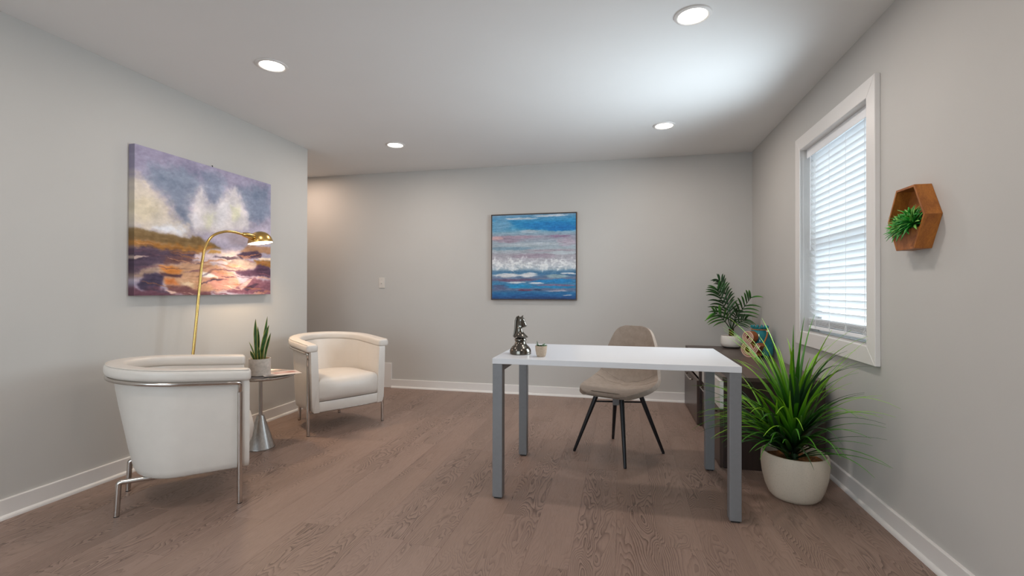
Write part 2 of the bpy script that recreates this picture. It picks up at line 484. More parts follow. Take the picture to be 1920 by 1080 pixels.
bl = thing('window_blind', 'white horizontal slat blind drawn down inside the white window casing', 'blind', (XR + .052, (y0 + y1) / 2, z0))
bx = XR + .052
def bbox(name, b, mat, bev=0):
    return boxo(name, (b[0] - bx, b[1] - bx, b[2] - (y0 + y1) / 2, b[3] - (y0 + y1) / 2, b[4] - z0, b[5] - z0), mat, bl, bev)
bbox('headrail', (bx - .026, bx + .026, y0 + .006, y1 - .006, z1 - .045, z1 - .0004), 'blind', .001)
bbox('valance', (bx - .034, bx - .028, y0 + .004, y1 - .004, z1 - .062, z1 - .0004), 'blind', .001)
hw = (y1 - y0) / 2 - .012
def slat_mesh():
    V, F = [], []
    for t in (0, 1):
        for j in range(7):
            q = -1 + j / 3; x = q * .025; zc = .0028 * (1 - q * q) - t * .0026
            V += [(x, -hw, zc), (x, hw, zc)]
    for t in (0, 1):
        for j in range(6):
            i = t * 14 + j * 2; f = (i, i + 2, i + 3, i + 1); F.append(f if t else f[::-1])
    for j in range(6):
        i = j * 2; F.append((i, i + 2, 16 + i, 14 + i)); F.append((i + 1, 15 + i, 17 + i, i + 3))
    F += [(0, 14, 15, 1), (12, 13, 27, 26)]
    return V, F
V, F = slat_mesh()
slat = mesh('slat', V, F, 'slat', bl); autosmooth(slat, 50)
ztop, zbot, ns = z1 - .075, z0 + .125, 27
TILT = math.radians(48)
for i in range(ns):
    o = slat if i == 0 else slat.copy()
    if i: COL.objects.link(o)
    o.location = (0, 0, ztop - (ztop - zbot) * i / (ns - 1) - z0); o.rotation_euler = (0, TILT + math.radians(rng.uniform(-1, 1)), 0)
for i in range(6):
    o = slat.copy(); COL.objects.link(o); o.location = (0, 0, .052 + .0075 * i); o.rotation_euler = (0, math.radians(3), 0)
bbox('bottom_rail', (bx - .026, bx + .026, y0 + .012, y1 - .012, z0 + .022, z0 + .044), 'blind', .004)
for yy in (-.33, -.11, .11, .33):
    for sx_ in (-.027, .027):
        P = [(sx_, yy, z1 - z0 - .05), (sx_, yy, .1), (sx_, yy, .03)]
        tube_o('ladder_cord', P, .0011, 'cord', bl, 5)
    tube_o('cord_loop', [(-.029, yy + .012 * math.sin(t * 2 * PI), .05 + .022 * math.cos(t * 2 * PI)) for t in [j / 12 for j in range(13)]], .0013, 'cord', bl, 5)
tube_o('tilt_wand', [(-.034, hw - .06, z1 - z0 - .06), (-.036, hw - .06, .55)], .0035, 'vinyl', bl, 8)

# added area light on the room side of the blind, boosting the window daylight
L = bpy.data.lights.new('window_fill', 'AREA'); L.shape = 'RECTANGLE'; L.size = WY1 - WY0 - .04; L.size_y = WZ1 - WZ0 - .06
L.energy = WINDOW_FILL_W; L.color = WINDOW_FILL_COL; L.spread = math.radians(130)
lo = bpy.data.objects.new('window_fill', L); COL.objects.link(lo); lo.location = (XR - .15, (WY0 + WY1) / 2, (WZ0 + WZ1) / 2)
lo.rotation_euler = (math.radians(90 + 10), 0, math.radians(90))

# ------------------------------------------------------------------ ceiling lights
def spot_light(parent, power, col, z=-.012, size=.12):
    L = bpy.data.lights.new('downlight', 'AREA'); L.shape = 'DISK'; L.size = size; L.energy = power; L.color = col; L.spread = PI
    o = bpy.data.objects.new('lamp', L); COL.objects.link(o); o.parent = parent; o.location = (0, 0, z)
dl = thing('ceiling_light', '', 'ceiling light', (0, 0, CEIL))
ring = lathe_o('trim_ring', [(.066, -.0005), (.068, -.006), (.074, -.0085), (.086, -.005), (.089, -.0005)], 'trim', dl, 48, cap_bot=False)
lens = lathe_o('lens', [(.0665, -.003), (.05, -.0036), (.02, -.004), (.002, -.004)], 'emit_down', dl, 40, cap_top=True, cap_bot=False)
spots = [(-2.026, 2.444, 'round recessed ceiling light above the brass lamp and canvas, over the chair on the left', 1.15),
         (-2.026, 4.035, 'small round recessed ceiling light nearest the hall corner and light switch', 1.15),
         (.337, 2.447, 'largest round recessed ceiling light, above the desk front close to the camera', .8),
         (.337, 4.035, 'small round recessed ceiling light between the desk chair and the back wall', .8)]
for i, (x, y, lab, kp) in enumerate(spots):
    o = dl if i == 0 else copy_tree(dl)
    o.location = (x, y, CEIL); o['label'] = lab; o['group'] = 'recessed ceiling lights'
    spot_light(o, DOWNLIGHT_W * kp, DOWNLIGHT_COL)
for x in (-2.026, .337):
    o = copy_tree(dl, (x, .85, CEIL)); o['label'] = 'round recessed ceiling light behind the camera, on the side of the ' + ('armchairs' if x < 0 else 'window'); o['group'] = 'recessed ceiling lights'
    spot_light(o, DOWNLIGHT_W, DOWNLIGHT_COL)
o = copy_tree(dl, (-3.55, 4.5, CEIL)); o['label'] = 'round recessed ceiling light in the hall behind the left wall'; o['group'] = 'recessed ceiling lights'
spot_light(o, HALL_W, (1.0, .52, .24))

# ------------------------------------------------------------------ wall pictures
def vnoise(u, v, fx, fy, seed):
    """smooth lattice noise in 0..1"""
    r = np.random.RandomState(seed); g = r.rand(int(fy) + 4, int(fx) + 4)
    x, y = np.clip(u, -.3, 1.3) * fx + .35 * fx, np.clip(v, -.3, 1.3) * fy + .35 * fy
    x, y = np.mod(x, fx + 2), np.mod(y, fy + 2)
    i, j = np.floor(x).astype(int), np.floor(y).astype(int); a, b = x - i, y - j
    a, b = a * a * (3 - 2 * a), b * b * (3 - 2 * b)
    return (g[j, i] * (1 - a) + g[j, i + 1] * a) * (1 - b) + (g[j + 1, i] * (1 - a) + g[j + 1, i + 1] * a) * b
def fbm(u, v, fx, fy, seed, o=4):
    s, t, w = 0, 0, 1.0
    for q in range(o): s = s + w * vnoise(u, v, fx * 2 ** q, fy * 2 ** q, seed + q); t += w; w *= .55
    return s / t
def polysd(U, Vv, poly):
    """signed distance, negative inside"""
    P = np.array(poly, float); d = np.full(U.shape, 9.0); ins = np.zeros(U.shape, bool)
    for (x0_, y0_), (x1_, y1_) in zip(P, np.roll(P, -1, 0)):
        ex, ey = x1_ - x0_, y1_ - y0_; t = np.clip(((U - x0_) * ex + (Vv - y0_) * ey) / (ex * ex + ey * ey + 1e-12), 0, 1)
        d = np.minimum(d, np.hypot(U - x0_ - t * ex, Vv - y0_ - t * ey))
        c = ((y0_ > Vv) != (y1_ > Vv)) & (U < (x1_ - x0_) * (Vv - y0_) / (y1_ - y0_ + 1e-12) + x0_); ins ^= c
    return np.where(ins, -d, d)
def slin(a):
    a = np.clip(a, 0, 255) / 255; return np.where(a <= .04045, a / 12.92, ((a + .055) / 1.055) ** 2.4)
LAND = [
((150, 142, 166),0.03,[(-0.04, -0.05), (1.1, -0.13), (1.1, 0.14), (-0.04, 0.3)]),
((124, 134, 154),0.05,[(0.08, 0.11), (0.21, 0.08), (0.36, 0.1), (0.39, 0.18), (0.34, 0.28), (0.32, 0.38), (0.36, 0.5), (0.3, 0.48), (0.23, 0.39), (0.18, 0.31), (0.11, 0.26), (0.07, 0.2)]),
((128, 136, 158),0.04,[(0.41, 0.07), (0.51, 0.02), (0.61, 0.09), (0.56, 0.23), (0.5, 0.3), (0.44, 0.27), (0.41, 0.18)]),
((122, 132, 154),0.05,[(0.68, 0.11), (0.99, 0.03), (1.0, 0.28), (0.87, 0.36), (0.78, 0.35), (0.74, 0.23)]),
((210, 197, 182),0.05,[(-0.04, 0.2), (0.06, 0.21), (0.11, 0.29), (0.19, 0.35), (0.23, 0.44), (0.32, 0.49), (0.33, 0.58), (0.18, 0.57), (-0.04, 0.55)]),
((208, 194, 168),0.05,[(-0.04, 0.35), (0.08, 0.34), (0.14, 0.42), (0.09, 0.49), (-0.04, 0.5)]),
((226, 226, 232),0.03,[(0.11, 0.53), (0.21, 0.5), (0.3, 0.52), (0.28, 0.56), (0.18, 0.56)]),
((216, 208, 208),0.04,[(0.35, 0.24), (0.41, 0.18), (0.44, 0.28), (0.51, 0.31), (0.57, 0.19), (0.67, 0.11), (0.72, 0.19), (0.77, 0.31), (0.8, 0.43), (0.75, 0.5), (0.37, 0.53), (0.33, 0.43)]),
((216, 212, 190),0.03,[(0.43, 0.37), (0.5, 0.37), (0.51, 0.43), (0.45, 0.47)]),
((216, 212, 186),0.03,[(0.63, 0.28), (0.71, 0.26), (0.72, 0.34), (0.64, 0.39)]),
((228, 222, 226),0.02,[(0.34, 0.4), (0.38, 0.38), (0.4, 0.48), (0.37, 0.5)]),
((226, 220, 222),0.03,[(0.54, 0.28), (0.61, 0.25), (0.61, 0.35), (0.56, 0.47), (0.52, 0.45)]),
((190, 180, 197),0.03,[(0.46, 0.53), (0.78, 0.44), (1.03, 0.35), (1.03, 0.53), (0.84, 0.59), (0.64, 0.62), (0.49, 0.58)]),
((122, 94, 52),0.012,[(-0.05, 0.54), (0.02, 0.55), (0.13, 0.57), (0.33, 0.58), (0.35, 0.55), (0.41, 0.56), (0.46, 0.59), (0.51, 0.61), (0.56, 0.64), (0.37, 0.66), (0.18, 0.64), (-0.05, 0.64)]),
((165, 108, 34),0.02,[(-0.05, 0.64), (0.09, 0.64), (0.18, 0.64), (0.37, 0.63), (0.51, 0.63), (0.42, 0.69), (0.18, 0.7), (-0.05, 0.69)]),
((74, 54, 74),0.02,[(-0.05, 0.69), (0.13, 0.68), (0.37, 0.67), (0.41, 0.71), (0.24, 0.76), (0.13, 0.8), (0.08, 0.86), (-0.04, 0.89)]),
((110, 68, 62),0.03,[(0.18, 0.73), (0.35, 0.71), (0.39, 0.75), (0.31, 0.77), (0.18, 0.78)]),
((196, 150, 116),0.02,[(0.13, 0.8), (0.28, 0.76), (0.46, 0.75), (0.64, 0.81), (0.73, 0.92), (0.51, 0.99), (0.23, 0.96), (0.15, 0.89), (0.11, 0.84)]),
((168, 140, 122),0.02,[(-0.04, 0.88), (0.06, 0.83), (0.13, 0.79), (0.12, 0.85), (0.02, 0.9)]),
((208, 186, 188),0.015,[(0.37, 0.69), (0.54, 0.65), (0.72, 0.63), (0.68, 0.7), (0.6, 0.77), (0.48, 0.76), (0.35, 0.74)]),
((190, 140, 70),0.008,[(0.48, 0.65), (0.56, 0.65), (0.56, 0.67), (0.46, 0.68)]),
((228, 208, 196),0.012,[(0.56, 0.67), (0.7, 0.65), (0.64, 0.72), (0.58, 0.74)]),
((212, 132, 58),0.012,[(0.13, 0.8), (0.22, 0.79), (0.28, 0.81), (0.27, 0.85), (0.18, 0.85)]),
((205, 120, 60),0.012,[(0.16, 0.88), (0.23, 0.88), (0.27, 0.93), (0.18, 0.92)]),
((198, 140, 128),0.03,[(0.46, 0.82), (0.67, 0.81), (0.7, 0.93), (0.54, 0.98), (0.44, 0.92)]),
((240, 228, 222),0.008,[(0.4, 0.82), (0.47, 0.83), (0.54, 0.86), (0.54, 0.88), (0.47, 0.87), (0.41, 0.86)]),
((226, 196, 160),0.012,[(0.28, 0.9), (0.37, 0.89), (0.36, 0.94), (0.28, 0.93)]),
((58, 44, 70),0.012,[(0.03, 0.9), (0.06, 0.86), (0.11, 0.85), (0.17, 0.86), (0.15, 0.93), (0.1, 0.97), (0.04, 0.96), (0.02, 0.93)]),
((86, 52, 58),0.008,[(0.14, 0.84), (0.21, 0.85), (0.28, 0.85), (0.27, 0.87), (0.2, 0.87), (0.15, 0.86)]),
((92, 52, 68),0.02,[(-0.04, 0.93), (0.04, 0.97), (0.13, 0.94), (0.22, 0.99), (0.28, 1.02), (-0.04, 1.03)]),
((112, 68, 70),0.015,[(0.19, 0.93), (0.31, 0.93), (0.47, 0.98), (0.48, 1.02), (0.28, 1.01), (0.22, 0.99)]),
((225, 190, 175),0.006,[(0.18, 0.96), (0.24, 0.97), (0.26, 0.99), (0.21, 0.99)]),
((160, 140, 132),0.012,[(0.59, 0.79), (0.64, 0.72), (0.7, 0.68), (0.86, 0.72), (0.89, 0.76), (0.72, 0.81)]),
((172, 128, 96),0.012,[(0.71, 0.64), (0.78, 0.58), (0.93, 0.57), (1.03, 0.57), (1.03, 0.63), (0.89, 0.64)]),
((66, 46, 66),0.01,[(0.69, 0.67), (0.74, 0.64), (0.86, 0.62), (0.92, 0.65), (0.9, 0.68), (0.72, 0.7)]),
((230, 205, 180),0.006,[(0.87, 0.68), (1.03, 0.67), (1.03, 0.69), (0.9, 0.7)]),
((150, 100, 40),0.012,[(0.84, 0.7), (1.03, 0.7), (1.03, 0.76), (0.87, 0.75)]),
((68, 44, 66),0.012,[(0.68, 0.8), (0.83, 0.78), (0.87, 0.74), (0.98, 0.75), (1.03, 0.8), (1.03, 0.85), (0.87, 0.84), (0.75, 0.84), (0.69, 0.82)]),
((116, 76, 92),0.015,[(0.62, 0.97), (0.7, 0.92), (0.83, 0.85), (0.94, 0.88), (1.03, 0.87), (1.03, 1.02), (0.67, 0.99)]),
((180, 150, 150),0.005,[(0.7, 0.93), (0.78, 0.88), (0.83, 0.86), (0.78, 0.92), (0.73, 0.96)]),
((60, 40, 60),0.006,[(0.74, 0.95), (0.86, 0.9), (0.89, 0.91), (0.78, 0.97)]),
]
def paint_land(U, Vv):
    wu = U + .05 * (fbm(U, Vv, 7, 6, 3) - .5) + .02 * (fbm(U, Vv, 30, 26, 8) - .5)
    wv = Vv + .05 * (fbm(U, Vv, 7, 6, 13) - .5) + .02 * (fbm(U, Vv, 30, 26, 18) - .5)
    c = np.zeros(U.shape + (3,)); c[:] = (168, 158, 176)
    for q, (col, soft, poly) in enumerate(LAND):
        k_ = .25 if soft < .012 else .6 if soft < .02 else 1.0
        d = polysd(U + (wu - U) * k_, Vv + (wv - Vv) * k_, poly) + soft * 1.3 * (fbm(U, Vv, 40, 34, 50 + q, 3) - .5)
        m = 1 / (1 + np.exp(np.clip(d / (soft * .32), -30, 30)))
        c = c * (1 - m[..., None]) + np.array(col, float) * m[..., None]
    R2 = np.random.RandomState(4); pal = [(70, 50, 70), (206, 150, 110), (150, 96, 60), (226, 200, 180), (112, 70, 84), (190, 128, 90), (96, 62, 74)]
    for q in range(55):
        x, y = R2.rand(), .66 + .36 * R2.rand(); a, b = .03 + .08 * R2.rand(), .003 + .006 * R2.rand(); sl = R2.uniform(-.25, .2)
        d = ((wu - x) / a) ** 2 + ((wv - y - sl * (wu - x)) / b) ** 2 + .9 * (fbm(U, Vv, 60, 40, 400 + q % 7, 2) - .5)
        m = (R2.uniform(.35, .8) / (1 + np.exp(np.clip((d - 1) * 5, -30, 30))))[..., None]; c = c * (1 - m) + np.array(pal[R2.randint(len(pal))], float) * m
    for q in range(110):
        x, y = R2.rand(), .5 * R2.rand(); a, b = .02 + .05 * R2.rand(), .02 + .04 * R2.rand()
        d = ((wu - x) / a) ** 2 + ((wv - y) / b) ** 2 + 1.6 * (fbm(U, Vv, 30, 26, 420 + q % 5, 3) - .5)
        m = (R2.uniform(.1, .3) / (1 + np.exp(np.clip((d - 1) * 3, -30, 30))))[..., None]; c = c + m * R2.choice((-1, 1)) * np.array((34, 30, 28), float)
    n = fbm(U + Vv * .3, Vv, 46, 60, 90) - .5; n2 = fbm(U, Vv, 9, 8, 91) - .5
    low = np.clip((Vv - .5) * 5, 0, 1); h = fbm(U, Vv, 14, 90, 92) - .5
    return c * 1.07 + (n * 34 + n2 * 22)[..., None] + (low * h * 46)[..., None] * np.array((1, .85, .75))
def paint_sea(U, Vv):
    ub = U + .04 * (fbm(U, Vv, 6, 30, 1) - .5); vb = Vv + .022 * (fbm(U, Vv, 5, 24, 2) - .5) + .012 * (fbm(U, Vv, 24, 60, 5) - .5)
    st = [(0, (120, 160, 190)), (.05, (70, 146, 190)), (.10, (24, 138, 196)), (.16, (64, 150, 192)), (.21, (138, 172, 190)), (.27, (156, 156, 172)), (.33, (158, 172, 184)),
          (.42, (168, 182, 190)), (.48, (168, 164, 174)), (.54, (180, 180, 188)), (.60, (190, 196, 202)), (.645, (168, 182, 192)), (.675, (84, 128, 160)), (.71, (56, 112, 154)),
          (.76, (112, 120, 146)), (.80, (70, 130, 170)), (.85, (44, 130, 178)), (.89, (100, 112, 142)), (.93, (26, 108, 162)), (.97, (14, 84, 144)), (1, (18, 52, 100))]
    xs = [s[0] for s in st]; c = np.stack([np.interp(vb, xs, [s[1][i] for s in st]) for i in range(3)], -1)
    def dab(cx_, cy_, a, b, col, k_=1.0, seed=0):
        nonlocal c
        d = ((ub - cx_) / a) ** 2 + ((vb - cy_) / b) ** 2 + 1.3 * (fbm(U, Vv, 16, 46, 200 + seed, 3) - .5)
        m = (k_ / (1 + np.exp(np.clip((d - 1) * 5, -30, 30))))[..., None]; c = c * (1 - m) + np.array(col, float) * m
    L = [(.10, .12, .14, .07, (110, 160, 192)), (.68, .14, .34, .045, (12, 124, 190)), (.85, .17, .2, .03, (8, 116, 186)), (.33, .045, .2, .012, (200, 208, 216)), (.72, .02, .2, .012, (206, 212, 220)),
         (.3, .26, .26, .02, (168, 146, 162)), (.2, .3, .16, .03, (156, 140, 156)), (.05, .28, .08, .02, (208, 170, 170)), (.8, .26, .14, .015, (144, 118, 146)), (.45, .2, .12, .02, (176, 192, 204)), (.9, .33, .12, .05, (180, 166, 180)),
         (.5, .35, .4, .016, (184, 194, 200)), (.2, .4, .3, .02, (120, 150, 168)), (.7, .43, .3, .02, (170, 160, 170)), (.5, .49, .24, .025, (164, 150, 164)), (.85, .46, .2, .02, (188, 198, 204)),
         (.15, .72, .18, .022, (226, 224, 222)), (.45, .715, .1, .026, (232, 230, 228)), (.78, .73, .12, .02, (150, 176, 182)), (.93, .70, .1, .008, (226, 228, 230)),
         (.3, .775, .3, .014, (112, 84, 112)), (.76, .785, .26, .022, (16, 130, 194)), (.3, .80, .1, .011, (226, 226, 228)), (.54, .81, .09, .010, (222, 226, 230)), (.3, .85, .16, .02, (16, 140, 194)), (.75, .835, .24, .012, (134, 108, 140)),
         (.75, .86, .22, .016, (30, 134, 186)), (.4, .90, .08, .013, (110, 52, 84)), (.55, .893, .05, .008, (40, 54, 92)), (.8, .905, .12, .01, (176, 170, 184)), (.9, .95, .06, .006, (214, 218, 226)), (.1, .86, .1, .03, (84, 92, 128))]
    for q, (a, b, rx_, ry_, col) in enumerate(L): dab(a, b, rx_, ry_, col, .92, q)
    sp_ = np.clip((fbm(U, Vv, 26, 20, 300) - .5 + .35 * (1 - np.abs(vb - .585 - .04 * (fbm(U, Vv, 8, 2, 301) - .5)) / .075)) * 4, 0, 1) * np.clip(fbm(U, Vv, 30, 40, 305, 3) * 3.2 - .9, 0, 1)
    sp_ *= (np.abs(vb - .585) < .11); c = c * (1 - sp_[..., None] * .85) + np.array((236, 238, 238)) * sp_[..., None] * .85
    n = fbm(U, Vv, 18, 120, 310) - .5; n2 = fbm(U, Vv, 80, 80, 311) - .5
    return c + (n * 54 + n2 * 22)[..., None]
def canvas(name, parent, w, h, nx, ny, fn, mat='canvas'):
    """flat painted cloth in the xz plane, facing -y, pigment stored per vertex"""
    u, v = np.meshgrid(np.linspace(0, 1, nx), np.linspace(0, 1, ny))
    co = np.stack([(u - .5) * w, np.zeros_like(u), (.5 - v) * h], -1).reshape(-1, 3)
    idx = np.arange(nx * ny).reshape(ny, nx); q = np.stack([idx[:-1, :-1], idx[1:, :-1], idx[1:, 1:], idx[:-1, 1:]], -1).reshape(-1, 4)
    me = bpy.data.meshes.new(name); me.vertices.add(len(co)); me.vertices.foreach_set('co', co.astype(np.float32).ravel())
    me.loops.add(q.size); me.loops.foreach_set('vertex_index', q.astype(np.int32).ravel())
    me.polygons.add(len(q)); me.polygons.foreach_set('loop_start', np.arange(0, q.size, 4, dtype=np.int32)); me.update(); me.validate()
    o = link(name, me, mat, parent, True); set_pigment(o, slin(fn(u, v)).reshape(-1, 3)); return o

pl = thing('canvas_painting', 'large unframed canvas of a stormy purple and ochre landscape on the left wall', 'painting', (XL, 2.871, 1.527), PI / 2)
PW, PH, PD = 1.148, .918, .043
canvas('painted_face', pl, PW, PH, 340, 270, paint_land).location = (0, -PD, 0)
# the picture is carried round the stretcher edge: a strip mesh with the border colours
def edge_strip(parent, w, h, d, fn):
    V, C_, F = [], [], []; n = 60
    def run(A, B, ua, ub_):
        b0 = len(V)
        for i in range(n):
            t = i / (n - 1); x, z = A[0] + (B[0] - A[0]) * t, A[1] + (B[1] - A[1]) * t
            uu = ua[0] + (ub_[0] - ua[0]) * t; vv_ = ua[1] + (ub_[1] - ua[1]) * t
            for y in (-d, 0): V.append((x, y, z)); C_.append((uu, vv_))
        for i in range(n - 1): F.append((b0 + 2 * i, b0 + 2 * i + 1, b0 + 2 * i + 3, b0 + 2 * i + 2))
    a, b = w / 2, h / 2
    run((-a, b), (-a, -b), (0, 0), (0, 1)); run((-a, -b), (a, -b), (0, 1), (1, 1)); run((a, -b), (a, b), (1, 1), (1, 0)); run((a, b), (-a, b), (1, 0), (0, 0))
    o = mesh('canvas_edge', V, F, 'canvas', parent); cc = np.array(C_)
    set_pigment(o, slin(fn(cc[:, 0][None], cc[:, 1][None])[0] * .85)); return o
edge_strip(pl, PW, PH, PD, paint_land)
boxo('stretcher', (-PW / 2 + .003, PW / 2 - .003, -PD + .002, -.001, -PH / 2 + .003, PH / 2 - .003), 'frame_wood', pl)
V, F = tube([(.02, -.012, PH / 2 - .002), (.02, -.012, PH / 2 + .012), (.016, -.012, PH / 2 + .02)], .0035, 8)
hk = mesh('hanging_hook', V, F, 'black_metal', pl); hk['label'] = 'small black hanging hook above the canvas'

ps = thing('framed_painting', 'square framed abstract of blue and white ocean waves on the back wall', 'painting', (-.906, YB, 1.458))
SW, SH, SD = .918, .914, .036
canvas('painted_face', ps, SW - .022, SH - .022, 280, 280, paint_sea).location = (0, -SD + .004, 0)
for nm, b in (('frame_rail', (-SW / 2, SW / 2, -SD, 0, SH / 2 - .011, SH / 2)), ('frame_rail', (-SW / 2, SW / 2, -SD, 0, -SH / 2, -SH / 2 + .011)),
              ('frame_stile', (-SW / 2, -SW / 2 + .011, -SD, 0, -SH / 2 + .011, SH / 2 - .011)), ('frame_stile', (SW / 2 - .011, SW / 2, -SD, 0, -SH / 2 + .011, SH / 2 - .011))):
    o = boxo(nm, b, ['frame_dark', 'frame_wood'], ps)
    for p in o.data.polygons:
        if abs(p.normal.y) < .5: p.material_index = 1
boxo('backing', (-SW / 2 + .011, SW / 2 - .011, -SD + .006, -.002, -SH / 2 + .011, SH / 2 - .011), 'frame_dark', ps)

# light switch
ls = thing('light_switch', 'white toggle light switch plate on the back wall near the hall', 'light switch', (-2.664, YB, 1.186))
boxo('plate', (-.037, .037, -.007, 0, -.059, .059), 'socket', ls, .003)
boxo('collar', (-.008, .008, -.009, -.006, -.016, .016), 'socket', ls, .001)
tg = boxo('toggle', (-.0055, .0055, -.022, -.007, -.006, .006), 'socket', ls, .002); tg.rotation_euler = (math.radians(-28), 0, 0)
for z in (-.042, .042):
    V, F = lathe([(.0001, -.0085), (.003, -.0085), (.0035, -.007)], 12, cap_bot=False)
    s_ = mesh('screw', [(v[0], v[2], v[1] + z) for v in V], [f[::-1] for f in F], 'steel', ls, True)
# ------------------------------------------------------------------ tub armchairs
def d_path(w, front, uc, n_side=7, n_arc=28):
    """D-shaped plan curve: front right, round the back, front left; gives (point, outward normal, backness)"""
    out = []
    for i in range(n_side): out.append((front + (uc - front) * i / n_side, -w, 0, -1))
    for i in range(n_arc + 1):
        a = 1.5 * PI - PI * i / n_arc; out.append((uc + w * math.cos(a), w * math.sin(a), math.cos(a), math.sin(a)))
    for i in range(1, n_side + 1): out.append((uc + (front - uc) * i / n_side, w, 0, 1))
    return out
AR, AUC, AFR = .345, -.248, .044
def rise(x): return .040 * min(1, max(0, (.03 - x) / .62))      # the rim climbs towards the back
def sweep_d(name, sect, mat, parent, front=AFR, taper=0.0, ends=((0, 1),), smooth_ang=45, zref=(.172, .64)):
    """sect = [(inset, z)...] closed; ends = extra end stations [(forward push, shrink)]"""
    P = d_path(AR, front, AUC); m = len(sect); V, F = [], []
    ci = sum(s[0] for s in sect) / m; cz = sum(s[1] for s in sect) / m
    st = [(P[0], e) for e in reversed(ends)] + [(p, (0, 1)) for p in P[1:-1]] + [(P[-1], e) for e in ends]
    for (x, y, nx, ny), (push, shr) in st:
        for d, z in sect:
            dd = ci + (d - ci) * shr; zz = cz + (z - cz) * shr
            t = (1 - min(1, max(0, (zz - zref[0]) / (zref[1] - zref[0])))) * taper * max(0, -nx) ** 1.2
            V.append((x - nx * dd + push + t, y - ny * dd, zz + rise(x) * min(1, max(0, (zz - .4) / .2))))
    ns_ = len(st)
    for j in range(ns_ - 1):
        for i in range(m): F.append((j * m + i, j * m + (i + 1) % m, (j + 1) * m + (i + 1) % m, (j + 1) * m + i))
    F += [tuple(range(m)), tuple((ns_ - 1) * m + i for i in range(m))]
    bm = bmesh.new(); vs = [bm.verts.new(v) for v in V]
    for f in F: bm.faces.new([vs[i] for i in f])
    return autosmooth(bmobj(name, bm, mat, parent), smooth_ang)
def rrect(x0, x1, z0, z1, r, m=5):
    out = []
    for cx_, cz_, a0 in ((x1 - r, z1 - r, 0), (x0 + r, z1 - r, 90), (x0 + r, z0 + r, 180), (x1 - r, z0 + r, 270)):
        for j in range(m + 1):
            a = math.radians(a0 + 90 * j / m); out.append((cx_ + r * math.cos(a), cz_ + r * math.sin(a)))
    return out
def make_armchair(label):
    t = thing('tub_armchair', label, 'armchair', group='ivory leather tub armchairs')
    shell = [(.103, .172), (.098, .40), (.088, .636), (.034, .636), (.036, .5), (.042, .3), (.046, .21), (.052, .184), (.064, .174)]
    sweep_d('shell', shell, 'leather', t, taper=.08, ends=((-.004, 1), (0, .94)))
    sweep_d('arm_pad', rrect(.0, .092, .633, .693, .022), 'leather', t, ends=((-.016, 1), (-.006, .95), (.002, .8), (.005, .55)), smooth_ang=80)
    # piping seam along the pad's outer edge
    P = d_path(AR, AFR - .004, AUC)
    V, F = tube([(x - nx * .008, y - ny * .008, .6905 + rise(x)) for x, y, nx, ny in P], .0022, 6)
    mesh('piping', V, F, 'leather', t, True)
    # seat: D-shaped cushion over a base panel
    def dloft(name, levels, front_bulge, cap=True):
        V, F = [], []; n_f = 9
        for (z, e, fb) in levels:
            P = [(x - nx * e - (0 if nx else e * .7) * 0, y - ny * e) for x, y, nx, ny in d_path(AR - .098, .036 - e * .7, AUC)]
            bt = (1 - min(1, max(0, (z - .172) / .46))) * .07
            P = [(x + bt * max(0, (-(x - AUC) / (AR - .098))), y) for x, y in P]
            w = P[-1][1]
            for i in range(1, n_f):
                s = 1 - 2 * i / n_f; P.append((P[-1 if i == 1 else -i][0] * 0 + .036 - e * .7 + fb * (1 - s ** 4), s * w))
            V += [(x, y, z) for x, y in P]
        m = len(V) // len(levels)
        for j in range(len(levels) - 1):
            for i in range(m): F.append((j * m + i, j * m + (i + 1) % m, (j + 1) * m + (i + 1) % m, (j + 1) * m + i))
        F += [tuple(reversed(range(m))), tuple((len(levels) - 1) * m + i for i in range(m))]
        bm = bmesh.new(); vs = [bm.verts.new(v) for v in V]
        for f in F: bm.faces.new([vs[i] for i in f])
        return autosmooth(bmobj(name, bm, 'leather', t), 50)
    dloft('seat_base', [(.176, .004, 0), (.18, .001, 0), (.246, .001, 0), (.25, .004, 0)], 0)
    dloft('seat_cushion', [(.252, .016, .0), (.258, .004, .012), (.29, .001, .034), (.34, .0, .042), (.38, .001, .034), (.405, .006, .022), (.42, .02, .01), (.428, .05, .006), (.434, .11, 0), (.436, .18, 0)], 0)
    # metalwork
    P = d_path(AR - .014, .012, AUC)
    arc = [(0, -.312, .55)] + [(0, -.316, .624)] + [(x, y, .624 + rise(x)) for x, y, nx, ny in P[1:-1]] + [(0, .316, .624), (0, .312, .55)]
    V, F = tube(fillet(arc[:3], .02)[:-1] + arc[2:-2] + fillet(arc[-3:], .02)[1:], .0105, 10)
    mesh('arm_rail', V, F, 'chrome', t, True)
    for s in (-1, 1):
        l = tube_o('leg', [(0, s * .312, .004), (0, s * .312, .575)], .0125, 'chrome', t)
        tube_o('glide', [(0, s * .312, 0), (0, s * .312, .006)], .0115, 'black_plastic', l)
        l = tube_o('leg', fillet([(-.516, s * .176, .004), (-.508, s * .174, .164), (-.30, s * .18, .164), (-.02, s * .2, .164)], .012), .0125, 'chrome', t)
        tube_o('glide', [(-.516, s * .176, 0), (-.516, s * .176, .006)], .0115, 'black_plastic', l)
    tube_o('front_rail', [(0, -.305, .166), (0, .305, .166)], .008, 'chrome', t, 10)
    return t
a1 = make_armchair('ivory leather tub armchair seen from its side, nearest the camera, before the brass lamp')
a1.location = (-2.146, 2.326, 0); a1.rotation_euler = (0, 0, math.radians(44.5))
a2 = copy_tree(a1, (-2.136, 3.437, 0), math.radians(-32), label='ivory leather tub armchair showing its seat, farther back beside the hall corner')

